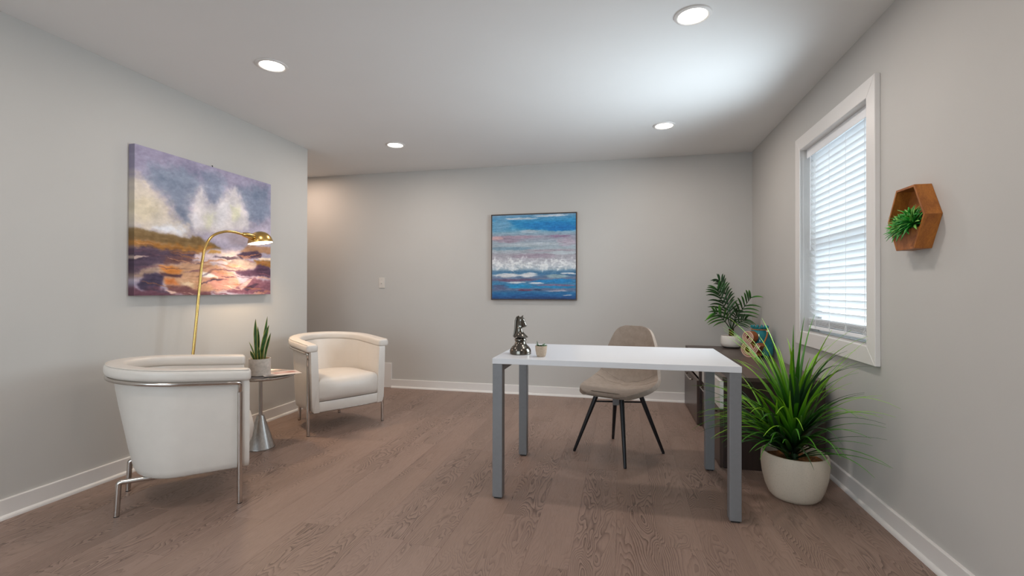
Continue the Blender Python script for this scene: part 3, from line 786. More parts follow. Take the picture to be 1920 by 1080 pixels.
# ------------------------------------------------------------------ side table, magazines, snake plant
st = thing('side_table', 'small round brushed steel side table with cone foot between the two armchairs', 'side table', (-2.462, 2.872, 0))
lathe_o('cone_base', [(.0925, 0), (.0935, .004), (.092, .009), (.0245, .222), (.0235, .228), (.013, .2285)], 'steel', st, 56)
lathe_o('pole', [(.0125, .226), (.0125, .492)], 'steel', st, 24)
lathe_o('tray_top', [(.02, .4905), (.19, .494), (.214, .498), (.225, .5035), (.228, .510), (.2262, .5125), (.2235, .5105), (.215, .5025), (.19, .4995), (.002, .4990)], 'steel', st, 72)
def magazine(label, x, y, z, w, h, th, rz, hue, sag=.012):
    """a thin booklet whose overhanging edge droops a little"""
    nx_, ny_ = 12, 8; V, F, C_ = [], [], []
    for lay_ in (1, 0):
        for j in range(ny_ + 1):
            for i in range(nx_ + 1):
                u, v = i / nx_, j / ny_
                V.append(((u - .5) * w, (v - .5) * h, th * lay_ * (1 - .5 * u ** 6) + sag * (u - .45) ** 2 * (1 if u > .45 else 0)))
                c = hue[0]
                for (a, b, c_, d, col) in hue[1]:
                    if a <= u <= b and c_ <= v <= d: c = col
                C_.append(c if lay_ else (225, 220, 214))
    n = (nx_ + 1) * (ny_ + 1)
    for q in (0, 1):
        for j in range(ny_):
            for i in range(nx_):
                a = q * n + j * (nx_ + 1) + i; f = (a, a + 1, a + nx_ + 2, a + nx_ + 1); F.append(f if q == 0 else f[::-1])
    rim = [i for i in range(nx_ + 1)] + [j * (nx_ + 1) + nx_ for j in range(1, ny_ + 1)] + [ny_ * (nx_ + 1) + i for i in range(nx_ - 1, -1, -1)] + [j * (nx_ + 1) for j in range(ny_ - 1, 0, -1)]
    for a, b in zip(rim, rim[1:] + rim[:1]): F.append((b, a, n + a, n + b))
    o = mesh('magazine', V, F, 'print', None); set_pigment(o, slin(np.array(C_, float)))
    o.location = (x, y, z); o.rotation_euler = (0, 0, rz); return tag(o, label, 'magazine', 'magazines on the side table')
magazine('dark covered magazine lying lowest on the steel side table under the plant pot', -2.43, 2.845, .5088, .20, .26, .003, math.radians(4), ((42, 38, 42), [(.1, .9, .05, .2, (120, 116, 118)), (.3, .7, .4, .7, (88, 80, 84))]), .0)
magazine('pale magazine with a red picture sticking out over the table edge', -2.348, 2.93, .5126, .17, .24, .003, math.radians(-38), ((226, 214, 206), [(.15, .6, .35, .9, (176, 128, 118)), (.25, .5, .45, .7, (206, 176, 166)), (.65, .95, .1, .3, (120, 110, 108))]), .008)

def blade(P, Wd, side, fold=.25, cols=None, ncross=5):
    """leaf blade along points P with half-widths Wd, folded along its midrib; cols(t, s) gives pigment"""
    P = [Vector(p) for p in P]; V, C_, F = [], [], []; side = Vector(side)
    for i, p in enumerate(P):
        T = (P[min(i + 1, len(P) - 1)] - P[max(i - 1, 0)]).normalized()
        S = (side - T * side.dot(T)).normalized(); N = S.cross(T)
        for j in range(ncross):
            s = -1 + 2 * j / (ncross - 1)
            V.append(p + S * s * Wd[i] + N * (abs(s) * fold * Wd[i])); C_.append(cols(i / (len(P) - 1), s))
    for i in range(len(P) - 1):
        for j in range(ncross - 1):
            a = i * ncross + j; F.append((a, a + 1, a + ncross + 1, a + ncross))
    return V, F, C_
def leaf_obj(name, P, Wd, side, fold, cols, parent, ncross=5, thick=.0012, mat='leaf'):
    V, F, C_ = blade(P, Wd, side, fold, cols, ncross)
    o = mesh(name, V, F, mat, parent, True); set_pigment(o, slin(np.array(C_, float)))
    md = o.modifiers.new('thickness', 'SOLIDIFY'); md.thickness = thick; md.offset = 0
    return o

sn = thing('snake_plant', 'small snake plant with yellow-edged upright leaves in a grey concrete pot on the side table', 'potted plant', (-2.452, 2.852, .5122))
lathe_o('pot', [(.066, 0), (.0685, .003), (.0695, .113), (.0688, .116), (.0625, .116), (.0615, .098)], 'concrete', sn, 48)
lathe_o('gravel', [(.0615, .100), (.04, .106), (.015, .109), (.001, .108)], 'soil2', sn, 32, cap_bot=False)
# (base x, base y, lean right, lean back, height, half width, twist)
for bx_, by_, lx, ly, h, w_, tw in ((-.028, -.01, -.052, .0, .13, .0042, .3), (-.03, .012, -.012, .02, .085, .010, .1), (-.008, -.022, .0, -.01, .29, .0150, -.15), (-.02, .008, -.014, .01, .235, .009, .9),
                                  (.006, .018, .022, .02, .305, .0085, 1.0), (.02, -.014, .072, -.01, .25, .013, .35), (.012, .004, .034, .01, .205, .011, -.3), (.03, .01, .05, .0, .195, .0075, .8), (.026, -.03, .016, -.03, .10, .012, .0), (-.012, -.034, -.01, -.03, .075, .010, .2)):
    n = 12; Pp, Wd = [], []
    for i in range(n):
        t = i / (n - 1); Pp.append((bx_ + lx * t ** 1.5, by_ + ly * t ** 1.5, .10 + h * t)); Wd.append(w_ * (.62 + .55 * math.sin(PI * min(1, t * 1.15) * .62)) * (1 if t < .6 else max(.02, (1 - ((t - .6) / .4) ** 2.0))))
    def snc(t, s): 
        if abs(s) > .7: return (186, 176, 84) if t < .93 else (70, 60, 50)
        b = .5 + .5 * math.sin(t * 40 + s * 2); return (30 + 26 * b, 62 + 40 * b, 28 + 16 * b)
    leaf_obj('leaf', Pp, Wd, (math.cos(tw), math.sin(tw), 0), .3, snc, sn, 7, .002)

# ------------------------------------------------------------------ floor lamp
fl = thing('floor_lamp', 'slim brass floor lamp arching in front of the landscape canvas, switched on', 'floor lamp', (-2.67, 2.44, 0))
lathe_o('base', [(.118, 0), (.12, .003), (.12, .012), (.114, .018), (.03, .023), (.018, .034), (.014, .05)], 'brass', fl, 56)
LX = 0.0
pole = catmull([(LX, 0, .03), (LX, .086, .70), (LX, .125, 1.07), (LX, .150, 1.28), (LX, .176, 1.39), (LX, .228, 1.462), (LX, .31, 1.500), (LX, .39, 1.512), (LX, .492, 1.505)], 10)
tube_o('pole', pole, .0085, 'brass', fl, 14)
tube_o('socket', [(LX, .488, 1.506), (LX, .496, 1.506), (LX, .515, 1.505), (LX, .54, 1.504), (LX, .582, 1.498), (LX, .602, 1.494)], [.010, .014, .0175, .021, .024, .022], 'brass', fl, 24)
SHY, SHZ = .668, 1.457
sh = lathe_o('shade', [(.086, 0), (.0868, .004), (.085, .02), (.078, .042), (.066, .062), (.048, .078), (.026, .087), (.004, .09), (.004, .088), (.026, .0845), (.046, .0755), (.063, .06), (.0755, .04), (.0825, .02), (.0842, .004), (.086, 0)], 'brass', fl, 56, cap_bot=False)
sh.location = (LX, SHY, SHZ); sh.rotation_euler = (math.radians(2), math.radians(-9), 0)
df = lathe_o('diffuser', [(.0842, .004), (.06, .001), (.03, -.001), (.001, -.0015)], 'emit_lamp', sh, 40, cap_bot=False)
L = bpy.data.lights.new('lamp_bulb', 'AREA'); L.shape = 'DISK'; L.size = .12; L.spread = math.radians(140); L.energy = LAMP_W; L.color = LAMP_COL
lo = bpy.data.objects.new('bulb', L); COL.objects.link(lo); lo.parent = sh; lo.location = (0, 0, -.003)

# ------------------------------------------------------------------ desk
DX0, DX1, DY0, DY1, DZ = -.668, .558, 2.452, 3.18, .744
dk = thing('desk', 'white topped desk on four square silver metal legs in the middle of the room', 'desk', ((DX0 + DX1) / 2, (DY0 + DY1) / 2, 0))
dw, dd_ = (DX1 - DX0) / 2, (DY1 - DY0) / 2
boxo('desktop', (-dw, dw, -dd_, dd_, DZ - .03, DZ), 'desk_white', dk, .0018)
lg = .054
for sx_ in (-1, 1):
    for sy in (-1, 1):
        xa = sx_ * (dw - .001); xb = xa - sx_ * lg; ya = sy * (dd_ - .001); yb = ya - sy * lg
        l = boxo('leg', (min(xa, xb), max(xa, xb), min(ya, yb), max(ya, yb), .008, DZ - .0302), 'desk_grey', dk, .003)
        boxo('foot', (-.02, .02, -.02, .02, -(DZ - .038) / 2 - .008, -(DZ - .038) / 2 + .002), 'black_plastic', l, .002)
    xa = sx_ * (dw - .008); xb = xa - sx_ * .024
    boxo('side_rail', (min(xa, xb), max(xa, xb), -dd_ + lg, dd_ - lg, DZ - .084, DZ - .036), 'desk_grey', dk, .002)
for sy in (-1, 1):
    boxo('long_rail', (-dw + lg, dw - lg, sy * (dd_ - .20) - .012, sy * (dd_ - .20) + .012, DZ - .06, DZ - .0302), 'desk_grey', dk, .002)

# knight ornament and tiny succulent
kn = thing('knight_ornament', 'dark polished metal chess knight ornament standing on the left end of the white desk', 'ornament', (-.557, 2.652, DZ), math.radians(14))
lathe_o('foot', [(.058, 0), (.0605, .003), (.0605, .018), (.057, .030), (.048, .042), (.037, .052), (.031, .062), (.0285, .072)], 'gunmetal', kn, 56)
lathe_o('collar', [(.0285, .071), (.033, .076), (.0335, .082), (.030, .088)], 'gunmetal', kn, 48, cap_top=True)
rows = [(.088, -.028, .030, .027), (.092, -.036, .040, .034), (.0955, -.0395, .0435, .0375), (.102, -.036, .038, .031), (.112, -.032, .027, .024), (.125, -.0285, .015, .0185), (.138, -.026, .010, .016), (.148, -.0248, .0105, .0155),
        (.151, -.0245, .026, .0155), (.155, -.0242, .0335, .015), (.161, -.0238, .036, .0155), (.168, -.0233, .0345, .016), (.178, -.0225, .030, .017), (.188, -.021, .026, .0185), (.197, -.019, .023, .018), (.204, -.017, .018, .015), (.209, -.014, .012, .010), (.2105, -.010, .006, .005)]
V, F = [], []; nn = 28
for z, b, f, t_ in rows:
    c_, a_ = (b + f) / 2, (f - b) / 2
    for i in range(nn):
        an = 2 * PI * i / nn; cs, sn_ = math.cos(an), math.sin(an)
        back = 1 if cs > 0 else .75 + .25 * (1 + cs)          # narrower towards the mane
        V.append((c_ + a_ * cs, t_ * sn_ * back, z))
for j in range(len(rows) - 1):
    for i in range(nn): F.append((j * nn + i, j * nn + (i + 1) % nn, (j + 1) * nn + (i + 1) % nn, (j + 1) * nn + i))
F += [tuple(reversed(range(nn))), tuple((len(rows) - 1) * nn + i for i in range(nn))]
autosmooth(mesh('horse_head', V, F, 'gunmetal', kn), 40)
P = [(-.039, .098), (-.0335, .115), (-.029, .14), (-.0268, .165), (-.025, .19), (-.0185, .207), (-.008, .215)]
tube_o('mane', [(x - .001, 0, z) for x, z in P], [.004, .005, .006, .0065, .0065, .006, .003], 'gunmetal', kn, 10)
for s in (-1, 1):
    tube_o('ear', [(.006, s * .010, .203), (.010, s * .0105, .212), (.016, s * .010, .219)], [.006, .0045, .0008], 'gunmetal', kn, 8)
    V, F = lathe([(.0001, 0), (.0035, .0015), (.0045, .003)], 10, cap_bot=False)
    tube_o('eye', [(.019, s * .0135, .185), (.0195, s * .0185, .186)], [.0045, .002], 'gunmetal', kn, 8)
    tube_o('nostril', [(.031, s * .012, .1585), (.0335, s * .0138, .159)], [.0035, .002], 'gunmetal', kn, 8)

def succulent_leaf(R, el, az, wd, col, name, parent, c=(0, 0, 0), curl=.3, nseg=6, tipc=None):
    P, Wd = [], []
    for i in range(nseg):
        t = i / (nseg - 1); r = R * t; e = el - curl * t * t
        P.append((c[0] + math.cos(az) * r * math.cos(e), c[1] + math.sin(az) * r * math.cos(e), c[2] + r * math.sin(e)))
        Wd.append(wd * math.sin(PI * (.12 + .83 * t)) ** .8)
    Wd[-1] = wd * .04
    g = lambda t, s: tuple(col[q] + ((tipc or col)[q] - col[q]) * t for q in range(3))
    return leaf_obj('leaf', P, Wd, (-math.sin(az), math.cos(az), 0), .3, g, parent, 3, wd * .22)
cu = thing('tiny_succulent', 'tiny succulent in a speckled clay cup beside the metal knight on the desk', 'potted plant', (-.425, 2.57, DZ))
lathe_o('pot', [(.020, 0), (.0225, .002), (.0265, .012), (.0310, .036), (.0325, .058), (.0318, .0595), (.0295, .059), (.0285, .050)], 'terracotta', cu, 40)
lathe_o('soil', [(.0285, .052), (.0005, .054)], 'soil', cu, 20, cap_bot=False)
for q in range(14):
    succulent_leaf(rng.uniform(.026, .036), rng.uniform(.25, .75), q * 2.4, .0075, (52, 84, 50), 'leaf', cu, (0, 0, .054), .2, 5, (84, 116, 78))
succulent_leaf(.032, 1.35, 2.9, .006, (44, 70, 40), 'leaf', cu, (-.014, 0, .054), .1, 5, (60, 90, 56))

# ------------------------------------------------------------------ desk chair
CA = math.radians(247)
dc = thing('desk_chair', 'taupe upholstered shell chair on four splayed black legs behind the white desk', 'chair', (-.018, 3.345, 0), CA)
prof = [(.232, .420, .085), (.243, .430, .118), (.230, .441, .160), (.175, .445, .203), (.09, .441, .228), (0, .437, .236), (-.08, .440, .236), (-.15, .455, .228), (-.198, .490, .216), (-.222, .545, .206), (-.236, .61, .196), (-.248, .68, .182), (-.258, .745, .160), (-.266, .80, .136), (-.270, .832, .106), (-.272, .848, .062)]
seat_lift = [.0, .0, .004, .012, .024, .036, .046, .052, .05, .046, .04, .032, .024, .014, .006, .0]   # sides turn up (seat) / forward (back)
def shell_mesh():
    pr = [Vector((a, c, b)) for a, b, c in prof]; dense = catmull(pr, 4); nl = len(dense); m = 19; V, F = [], []
    for i, q in enumerate(dense):
        ti = i / (nl - 1) * (len(prof) - 1); i0 = min(int(ti), len(prof) - 2); l_ = seat_lift[i0] + (seat_lift[i0 + 1] - seat_lift[i0]) * (ti - i0)
        a = dense[min(i + 1, nl - 1)] - dense[max(i - 1, 0)]; ln = math.hypot(a.x, a.z) or 1; nx, nz = a.z / ln, -a.x / ln
        for j in range(m):
            s = -1 + 2 * j / (m - 1); lift = l_ * abs(s) ** 2.4
            V.append((q.x + nx * lift, s * q.y, q.z + nz * lift))
    for i in range(nl - 1):
        for j in range(m - 1): F.append((i * m + j, i * m + j + 1, (i + 1) * m + j + 1, (i + 1) * m + j))
    return V, F, dense, nl, m
V, F, dense, nl, m_ = shell_mesh()
shl = mesh('seat_shell', V, F, 'suede', dc, True)
md = shl.modifiers.new('padding', 'SOLIDIFY'); md.thickness = .03; md.offset = -1
md = shl.modifiers.new('round', 'BEVEL'); md.width = .011; md.segments = 3; md.limit_method = 'ANGLE'; md.angle_limit = math.radians(50)
def on_shell(ti, s, lift_=.0):
    i = int(round(ti * (nl - 1))); j = (s + 1) / 2 * (m_ - 1); j0 = min(int(j), m_ - 2); a, b = Vector(V[i * m_ + j0]), Vector(V[i * m_ + j0 + 1]); return a.lerp(b, j - j0)
for nm_, path in (('seat_seam', [(.47 + .10 * abs(s_) ** 1.6, s_) for s_ in [q / 12 - 1 for q in range(25)]]), ('seat_seam', [(.42 + .03 * abs(s_), s_) for s_ in [q / 12 - 1 for q in range(25)]])):
    pts = []
    for ti, s_ in path:
        p = on_shell(min(.98, ti), max(-.97, min(.97, s_))); pts.append(p)
    V2, F2 = tube(pts, .0018, 6); mesh(nm_, V2, F2, 'suede', dc, True)
for k_ in range(4):
    a = math.radians(8) - CA + k_ * PI / 2
    c_, s_ = math.cos(a), math.sin(a)
    l = tube_o('leg', [(c_ * .300, s_ * .300, .0), (c_ * .298, s_ * .298, .008), (c_ * .215, s_ * .215, .22), (c_ * .140, s_ * .140, .412)], [.0085, .010, .0135, .0165], 'black_metal', dc, 16)
    tube_o('stretcher', [(c_ * .166, s_ * .166, .345), (c_ * .012, s_ * .012, .345)], .0055, 'black_metal', dc, 10)
lathe_o('under_plate', [(.155, .398), (.16, .402), (.15, .410)], 'black_metal', dc, 32, cap_top=True)
boxo('hanging_tag', (.13, .145, .02, .06, .352, .400), 'desk_grey', dc, .001).rotation_euler = (0, .5, .4)

# ------------------------------------------------------------------ credenza: two units end to end against the right wall
CTZ = .568
def unit(label, y0, y1, near):
    yc = (y0 + y1) / 2; u = thing('credenza_unit', label, 'cabinet', (.90, yc, 0), 0, 'credenza units under the window')
    def b(nm, B, mat, par=u, bev=.0015): return boxo(nm, (B[0] - .90, B[1] - .90, B[2] - yc, B[3] - yc, B[4], B[5]), mat, par, bev)
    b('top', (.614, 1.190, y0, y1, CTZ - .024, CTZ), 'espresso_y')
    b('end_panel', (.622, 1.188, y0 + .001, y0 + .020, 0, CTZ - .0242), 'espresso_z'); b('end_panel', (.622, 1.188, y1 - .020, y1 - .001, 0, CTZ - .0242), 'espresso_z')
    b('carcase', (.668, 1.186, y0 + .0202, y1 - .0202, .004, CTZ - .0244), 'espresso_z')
    def front(nm, x, ya, yb, za, zb, mat, handle=False, open_=False):
        f = b(nm, (x, x + .022, ya, yb, za, zb), mat)
        cz = (za + zb) / 2; cy = (ya + yb) / 2
        if handle:
            hw_ = min(.16, (yb - ya) * .34)
            P = fillet([(-.011, -hw_, zb - cz - .03), (-.036, -hw_, zb - cz - .03), (-.036, hw_, zb - cz - .03), (-.011, hw_, zb - cz - .03)], .006, 4)
            V, F = tube(P, .0055, 8); mesh('handle', V, F, 'chrome', f, True)
        if open_:
            bm = bmesh.new(); d = .10
            box(bm, .0112, d, -(yb - ya) / 2 + .03, -(yb - ya) / 2 + .042, -.14, .12); box(bm, .0112, d, (yb - ya) / 2 - .042, (yb - ya) / 2 - .03, -.14, .12)
            bmobj('drawer_side', bm, 'acacia', f)
        return f
    if near:
        ym = y0 + .50
        front('lower_drawer', .599, y0 + .002, ym - .002, .006, .364, 'espresso_front', True)
        front('upper_drawer', .599, y0 + .002, ym - .002, .368, CTZ - .027, 'white_front')
        front('lower_drawer', .640, ym + .002, y1 - .022, .006, .364, 'espresso_front', True)
        front('upper_drawer', .640, ym + .002, y1 - .022, .368, CTZ - .027, 'white_front')
    else:
        front('lower_drawer', .606, y0 + .003, y1 - .003, .006, .364, 'espresso_front', True, True)
        front('upper_drawer', .640, y0 + .022, y1 - .022, .368, CTZ - .027, 'white_front')
    return u
unit('dark brown low credenza unit behind the grassy floor plant, with white upper drawers', 3.194, 4.164, True)
unit('dark brown low credenza unit in the far corner, its lower drawer slightly pulled out', 4.168, 4.952, False)
# ------------------------------------------------------------------ ampersand, vase and palm on the far credenza
am = thing('ampersand_letter', 'pinkish ampersand letter with rust coloured sides leaning by the teal vase on the credenza', 'letter ornament', (1.035, 4.20, CTZ), math.radians(-50))
pz = [(668, 822), (612, 735), (548, 622), (478, 530), (449, 455), (478, 392), (535, 378), (582, 425), (572, 492), (505, 565), (440, 640), (424, 712), (462, 778), (530, 803), (600, 775), (655, 700), (690, 630), (722, 578)]
path2 = [p.xz for p in catmull([((x - 560) / 2450 * 1.15, 0, (846 - y) / 2450) for x, y in pz], 6)]
def ribbon(bm, path, hw_, y0_, y1_, off=0.0):
    n = len(path); rows_ = []
    for i, p in enumerate(path):
        a = (path[min(i + 1, n - 1)] - path[max(i - 1, 0)]).normalized(); nv = Vector((-a.y, a.x))
        l, r = p + nv * (off + hw_), p + nv * (off - hw_)
        rows_.append([bm.verts.new((q.x, y, q.y)) for q, y in ((l, y0_), (r, y0_), (r, y1_), (l, y1_))])
    for a, b in zip(rows_, rows_[1:]):
        for i in range(4): bm.faces.new((a[i], a[(i + 1) % 4], b[(i + 1) % 4], b[i]))
    bm.faces.new(rows_[0]); bm.faces.new(rows_[-1][::-1])
bm = bmesh.new(); ribbon(bm, path2, .0172, -.028, .030); bmobj('letter_side', bm, 'amp_side', am)
bm = bmesh.new(); ribbon(bm, path2, .0118, -.0295, -.0281); bmobj('letter_channel', bm, 'amp_groove', am)
for o_ in (-.0138, .0138, 0):
    bm = bmesh.new(); ribbon(bm, path2, .0044 if o_ else .0030, -.034, -.0282, o_); bmobj('letter_rim', bm, 'amp_face', am)

vs_ = thing('teal_vase', 'teal glazed vase with a beaded rim and tan rope, behind the ampersand on the credenza', 'vase', (1.116, 4.315, CTZ))
lathe_o('body', [(.072, 0), (.096, .008), (.102, .03), (.103, .06), (.100, .095), (.092, .13), (.080, .165), (.068, .192), (.060, .208), (.056, .216), (.058, .224), (.064, .230), (.060, .234), (.052, .232), (.050, .20)], 'teal', vs_, 56)
for k_ in range(12):
    a = 2 * PI * k_ / 12; V, F = lathe([(.0005, -.0115), (.007, -.009), (.0115, 0), (.007, .009), (.0005, .0115)], 12, cap_bot=False)
    o = mesh('rim_bead', V, F, 'teal', vs_, True); o.location = (.060 * math.cos(a), .060 * math.sin(a), .240)
RP = [(.0605 * math.cos(t), .0605 * math.sin(t), .2165) for t in [2 * PI * j / 32 for j in range(33)]]
V, F = tube(RP, .0042, 8); mesh('rope', V, F, 'rope', vs_, True)
tail = catmull([(.036, -.055, .216), (.040, -.070, .198), (.030, -.088, .168), (.014, -.100, .135), (.0, -.108, .10)], 6)
tube_o('rope_tail', tail, .0058, 'rope', vs_, 10)
V, F = lathe([(.0005, -.009), (.007, -.006), (.009, 0), (.007, .006), (.0005, .009)], 14, cap_bot=False)
o = mesh('bead', V, F, 'pot_white', vs_, True); o.location = (.042, -.066, .205); o['label'] = 'small white bead on the rope'

pp = thing('potted_palm', 'small palm with feathery fronds in a low white bowl at the back of the credenza', 'potted plant', (1.005, 4.825, CTZ))
lathe_o('pot', [(.066, 0), (.070, .004), (.078, .016)], 'pot_dark', pp, 48)
lathe_o('bowl', [(.078, .0155), (.090, .028), (.0935, .045), (.0925, .085), (.089, .113), (.0865, .117), (.0835, .115), (.083, .100)], 'pot_white', pp, 56)
lathe_o('soil', [(.083, .103), (.05, .108), (.0005, .109)], 'soil', pp, 28, cap_bot=False)
tube_o('trunk', [(0, 0, .104), (-.001, 0, .125), (.001, 0, .15), (0, 0, .178)], [.020, .022, .021, .024], 'trunk', pp, 14)
def frond(P, n, l0, lmax, up, yside, bright, seed):
    """a feather frond: a stem mesh whose leaflets are meshes of their own"""
    R_ = random.Random(seed); pts = catmull(P, 8); N_ = len(pts)
    st_ = tube_o('frond', pts, [.0042 * (1 - .75 * i / (N_ - 1)) + .0006 for i in range(N_)], 'stem', pp, 8)
    for k_ in range(n):
        t = .24 + .76 * (k_ + .5) / n; i = min(int(t * (N_ - 1)), N_ - 2); p = pts[i]; T = (pts[i + 1] - pts[max(i - 1, 0)]).normalized()
        S = T.cross(Vector((0, -1, 0))); S = (S + Vector((0, yside, 0))).normalized()
        for sg in (-1, 1):
            Ln = (l0 + (lmax - l0) * math.sin(PI * (.12 + .80 * t))) * R_.uniform(.88, 1.08)
            d = (S * sg * (1.0 - .35 * t) + T * (.55 + .5 * t) + Vector((R_.uniform(-.08, .08), R_.uniform(-.45, .12) - .10, up * .3))).normalized()
            Q, Wd = [], []; m = 7
            for j in range(m):
                q = j / (m - 1); Q.append(p + d * Ln * q + Vector((0, 0, -1)) * Ln * (.34 * q ** 2.1)); Wd.append(.0076 * (Ln / .16) ** .5 * max(.04, math.sin(PI * (.10 + .88 * q)) ** .75))
            if any((v.x + 1.005 > XR - .012 or v.y + 4.825 > YB - .010) for v in Q): continue
            g = R_.uniform(.8, 1.15) * (1 + bright * t * .8)
            leaf_obj('leaflet', Q, Wd, d.cross(Vector((0, -1, .25))), .28, lambda a, s, g=g: ((26 + 34 * a * bright) * g, (60 + 38 * a * bright) * g, (26 + 6 * a) * g), st_, 3, .0008)
B0 = (0, 0, .17)
frond([B0, (-.030, -.01, .27), (-.068, -.02, .385), (-.110, -.035, .495), (-.134, -.05, .555)], 10, .12, .235, .55, .35, .5, 1)
frond([(.004, 0, .17), (.038, -.04, .29), (.082, -.09, .375), (.116, -.14, .445), (.132, -.175, .48)], 8, .10, .185, .5, -.25, .9, 2)
frond([(-.004, 0, .17), (-.066, -.03, .255), (-.130, -.06, .315), (-.168, -.085, .335)], 7, .08, .165, .3, .2, 1.1, 3)
frond([(.006, 0, .17), (.046, -.03, .225), (.086, -.06, .262), (.112, -.08, .278)], 6, .06, .12, .35, -.1, .5, 4)
frond([(0, .004, .17), (-.010, .012, .34), (-.046, .018, .50), (-.080, .015, .60), (-.112, .01, .64)], 10, .08, .16, .5, .7, .2, 5)
frond([(0, -.006, .17), (.012, -.05, .25), (.022, -.10, .32), (.03, -.14, .36)], 7, .06, .10, .2, .0, .25, 6)

# ------------------------------------------------------------------ floor plant
PCX, PCY = .905, 2.838
gp = thing('floor_plant', 'tall grassy plant with arching green blades in a cream stone pot on the floor', 'potted plant', (PCX, PCY, 0))
lathe_o('pot', [(.092, 0), (.108, .004), (.124, .022), (.142, .065), (.156, .125), (.162, .18), (.160, .228), (.157, .238), (.152, .2415), (.146, .2385), (.144, .228), (.146, .19)], 'pot_cream', gp, 72)
V, F = lathe([(.146, .200)] + [(.146 * q, .204 + .012 * math.sin(q * 20)) for q in (.9, .75, .6, .45, .3, .15, .01)], 40, cap_bot=False)
V = [(x, y, z + rng.uniform(-.004, .005)) for x, y, z in V]
o = mesh('mulch', V, F, 'soil', gp, True); o['label'] = 'brown coconut fibre mulch'
tube_o('stem', [(0, 0, .195), (0, .002, .30), (-.004, 0, .42)], [.020, .017, .010], 'stem', gp, 12)
tube_o('stem', [(-.02, -.01, .195), (-.07, -.03, .28), (-.11, -.04, .34)], [.014, .011, .006], 'stem', gp, 10)
R_ = random.Random(21)
def clear(p):
    x, y, z = p.x + PCX, p.y + PCY, p.z
    if x > XR - .035 or z < .02: return False
    if z < .27 and y < PCY + .1 and x < PCX + .12 and (x - PCX) ** 2 + (y - PCY) ** 2 > .13 ** 2: return False
    if y > 3.175 and x > .57 and z < CTZ + .012: return False
    if x < DX1 + .02 and y < DY1 + .02 and z > DZ - .10: return False
    for ya, yb in ((DY0, DY0 + .056), (DY1 - .056, DY1)):
        if DX1 - .07 < x < DX1 + .015 and ya - .015 < y < yb + .015: return False
    if (x - PCX) ** 2 + (y - PCY) ** 2 > .135 ** 2 and (x - PCX) ** 2 + (y - PCY) ** 2 < .175 ** 2 and z < .25: return False
    return True
made, tries = 0, 0
while made < 180 and tries < 6000:
    tries += 1
    q = R_.random(); az = R_.uniform(0, 2 * PI)
    if R_.random() < .30 and math.sin(az) > .2: continue
    stem = R_.random()
    if stem < .74:
        h = .20 + .21 * q; org = Vector((-.002, 0, h)); rad = .014
    elif stem < .88:
        h = .24 + .10 * q; org = Vector((-.11 * q - .02, -.04 * q - .01, h)); rad = .008; az = PI + R_.uniform(-1.2, 1.2)
    else:
        h = .22 + .14 * q; org = Vector((.03 * q, -.01, h)); rad = .012; az = R_.uniform(-1.1, .9)
    up = q ** 1.1
    el = math.radians(34 + 46 * up + R_.uniform(-10, 9)); Ln = R_.uniform(.36, .54) * (1 + .30 * up) * (1.0 if stem < .74 else .85)
    bend = math.radians(R_.uniform(35, 100)) * (1.0 - .35 * up); m = 12
    P = [org + Vector((math.cos(az), math.sin(az), 0)) * rad]; azd = R_.uniform(-.25, .25)
    for i in range(1, m):
        t = i / (m - 1); e = el - bend * t ** 1.45; a_ = az + azd * t
        P.append(P[-1] + Vector((math.cos(a_) * math.cos(e), math.sin(a_) * math.cos(e), math.sin(e))) * (Ln / (m - 1)))
    if not all(clear(p) for p in P): continue
    w0 = R_.uniform(.0075, .0122)
    Wd = [w0 * (.75 + .35 * math.sin(PI * min(1, t * 1.6))) * (1 - max(0, t - .35) / .65) ** .9 + .0003 for t in [i / (m - 1) for i in range(m)]]
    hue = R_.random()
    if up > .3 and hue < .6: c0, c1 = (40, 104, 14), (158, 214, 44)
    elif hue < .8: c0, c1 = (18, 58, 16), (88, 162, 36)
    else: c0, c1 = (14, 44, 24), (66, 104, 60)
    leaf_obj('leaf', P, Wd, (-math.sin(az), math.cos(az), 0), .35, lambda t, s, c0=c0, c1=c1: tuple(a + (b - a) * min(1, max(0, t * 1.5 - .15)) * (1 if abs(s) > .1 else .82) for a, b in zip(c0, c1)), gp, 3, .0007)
    made += 1

# ------------------------------------------------------------------ hexagonal wall planter
hx = thing('hexagon_planter', 'hexagonal wooden wall planter holding spiky green succulents, beside the window', 'wall planter', (XR, 2.329, 1.409), -PI / 2)
HV = [(.134, 0), (.066, .131), (-.066, .131), (-.134, 0), (-.066, -.131), (.066, -.131)]
def inset(V_, d):
    out = []
    for i, p in enumerate(V_):
        p = Vector(p); a = (p - Vector(V_[i - 1])).normalized(); b = (Vector(V_[(i + 1) % 6]) - p).normalized()
        na, nb = Vector((-a.y, a.x)), Vector((-b.y, b.x)); s = (na + nb).normalized(); out.append(p + s * d / s.dot(na))
    return out
HI = inset(HV, .0095); HD = .062
for i in range(6):
    j = (i + 1) % 6; q = [Vector(HV[i]), Vector(HV[j]), HI[j], HI[i]]
    bm = bmesh.new(); lo_ = [bm.verts.new((p.x, -HD, p.y)) for p in q]; hi_ = [bm.verts.new((p.x, -.0005, p.y)) for p in q]
    bm.faces.new(lo_); bm.faces.new(hi_[::-1])
    for a in range(4): bm.faces.new((lo_[a], hi_[a], hi_[(a + 1) % 4], lo_[(a + 1) % 4]))
    bevel(bmobj('side_board', bm, 'acacia_z' if i in (0, 2, 3, 5) else 'acacia', hx), .0008)
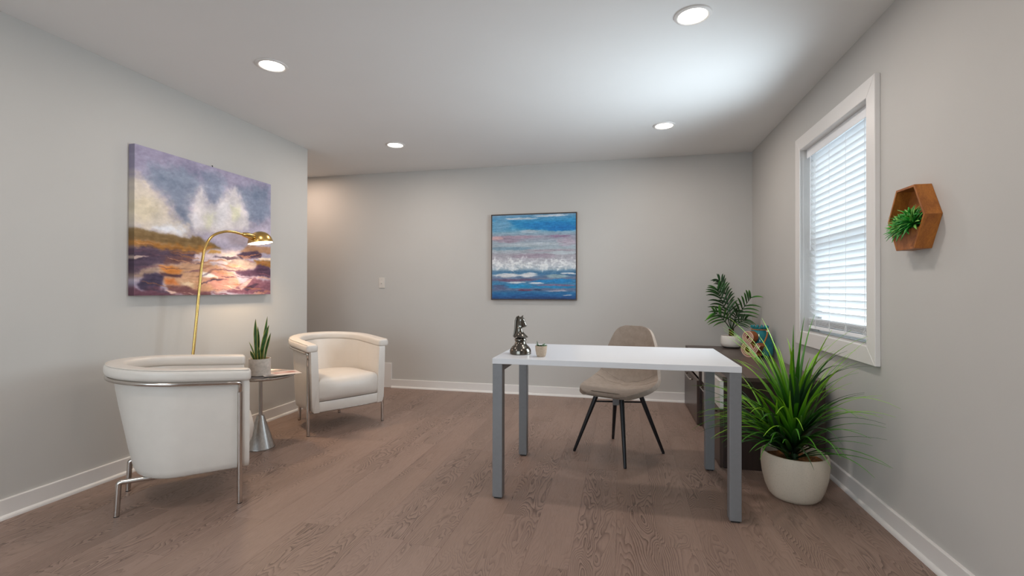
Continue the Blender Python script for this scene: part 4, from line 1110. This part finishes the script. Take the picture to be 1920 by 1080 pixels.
def hexcut(zc):
    """lower part of the inner hexagon, up to height zc"""
    k_ = (zc - HI[5].y) / (HI[0].y - HI[5].y); xr = HI[5].x + (HI[0].x - HI[5].x) * k_; return [(-xr, zc), (HI[4].x, HI[4].y), (HI[5].x, HI[5].y), (xr, zc)]
def prism(name, poly, y0_, y1_, mat):
    bm = bmesh.new(); a = [bm.verts.new((x, y0_, z)) for x, z in poly]; b = [bm.verts.new((x, y1_, z)) for x, z in poly]
    bm.faces.new(a); bm.faces.new(b[::-1])
    for i in range(len(poly)): bm.faces.new((a[i], b[i], b[(i + 1) % len(poly)], a[(i + 1) % len(poly)]))
    return bmobj(name, bm, mat, hx)
prism('back_panel', [tuple(p) for p in HI], -.007, -.001, 'acacia')
prism('front_panel', hexcut(-.046), -HD + .0006, -HD + .008, 'acacia')
prism('soil', [(x * .98, z) for x, z in hexcut(-.058)], -HD + .0085, -.0075, 'soil')
for (x, y, z, sc_, tilt, n) in ((-.064, -.046, -.044, .068, 50, 38), (-.010, -.048, -.038, .084, 46, 44), (.046, -.048, -.028, .082, 44, 42), (-.040, -.040, -.020, .076, 28, 34), (.020, -.040, -.006, .080, 30, 36)):
    V, F = lathe([(.008, -.012), (.009, 0), (.005, .008), (.001, .010)], 12)
    ro = mesh('rosette', V, F, 'stem', hx, True); ro.location = (x, y, z); ro.rotation_euler = (math.radians(tilt), 0, 0)
    for k_ in range(n):
        el = math.radians(4 + 80 * (k_ / n) ** 1.1); ln_ = sc_ * R_.uniform(.85, 1.1) * (1 - .25 * (k_ / n)); az = k_ * 2.4
        for q in range(4):
            e2 = Matrix.Rotation(math.radians(tilt), 3, 'X') @ Vector((math.cos(az) * math.cos(el), math.sin(az) * math.cos(el), math.sin(el))) * ln_ + Vector((x, y, z))
            if e2.y > -.009 or (abs(e2.x) > .118 - abs(e2.z) * .45 and e2.y > -.075): ln_ *= .78
        if e2.y > -.004 or (abs(e2.x) > .132 - abs(e2.z) * .45 and e2.y > -.06): continue
        c = R_.choice([((18, 112, 36), (70, 178, 60)), ((12, 92, 30), (50, 154, 54)), ((48, 130, 40), (146, 198, 96))])
        succulent_leaf(ln_, el, az, .0056, c[0], 'leaf', ro, (0, 0, .002), .25, 5, c[1])
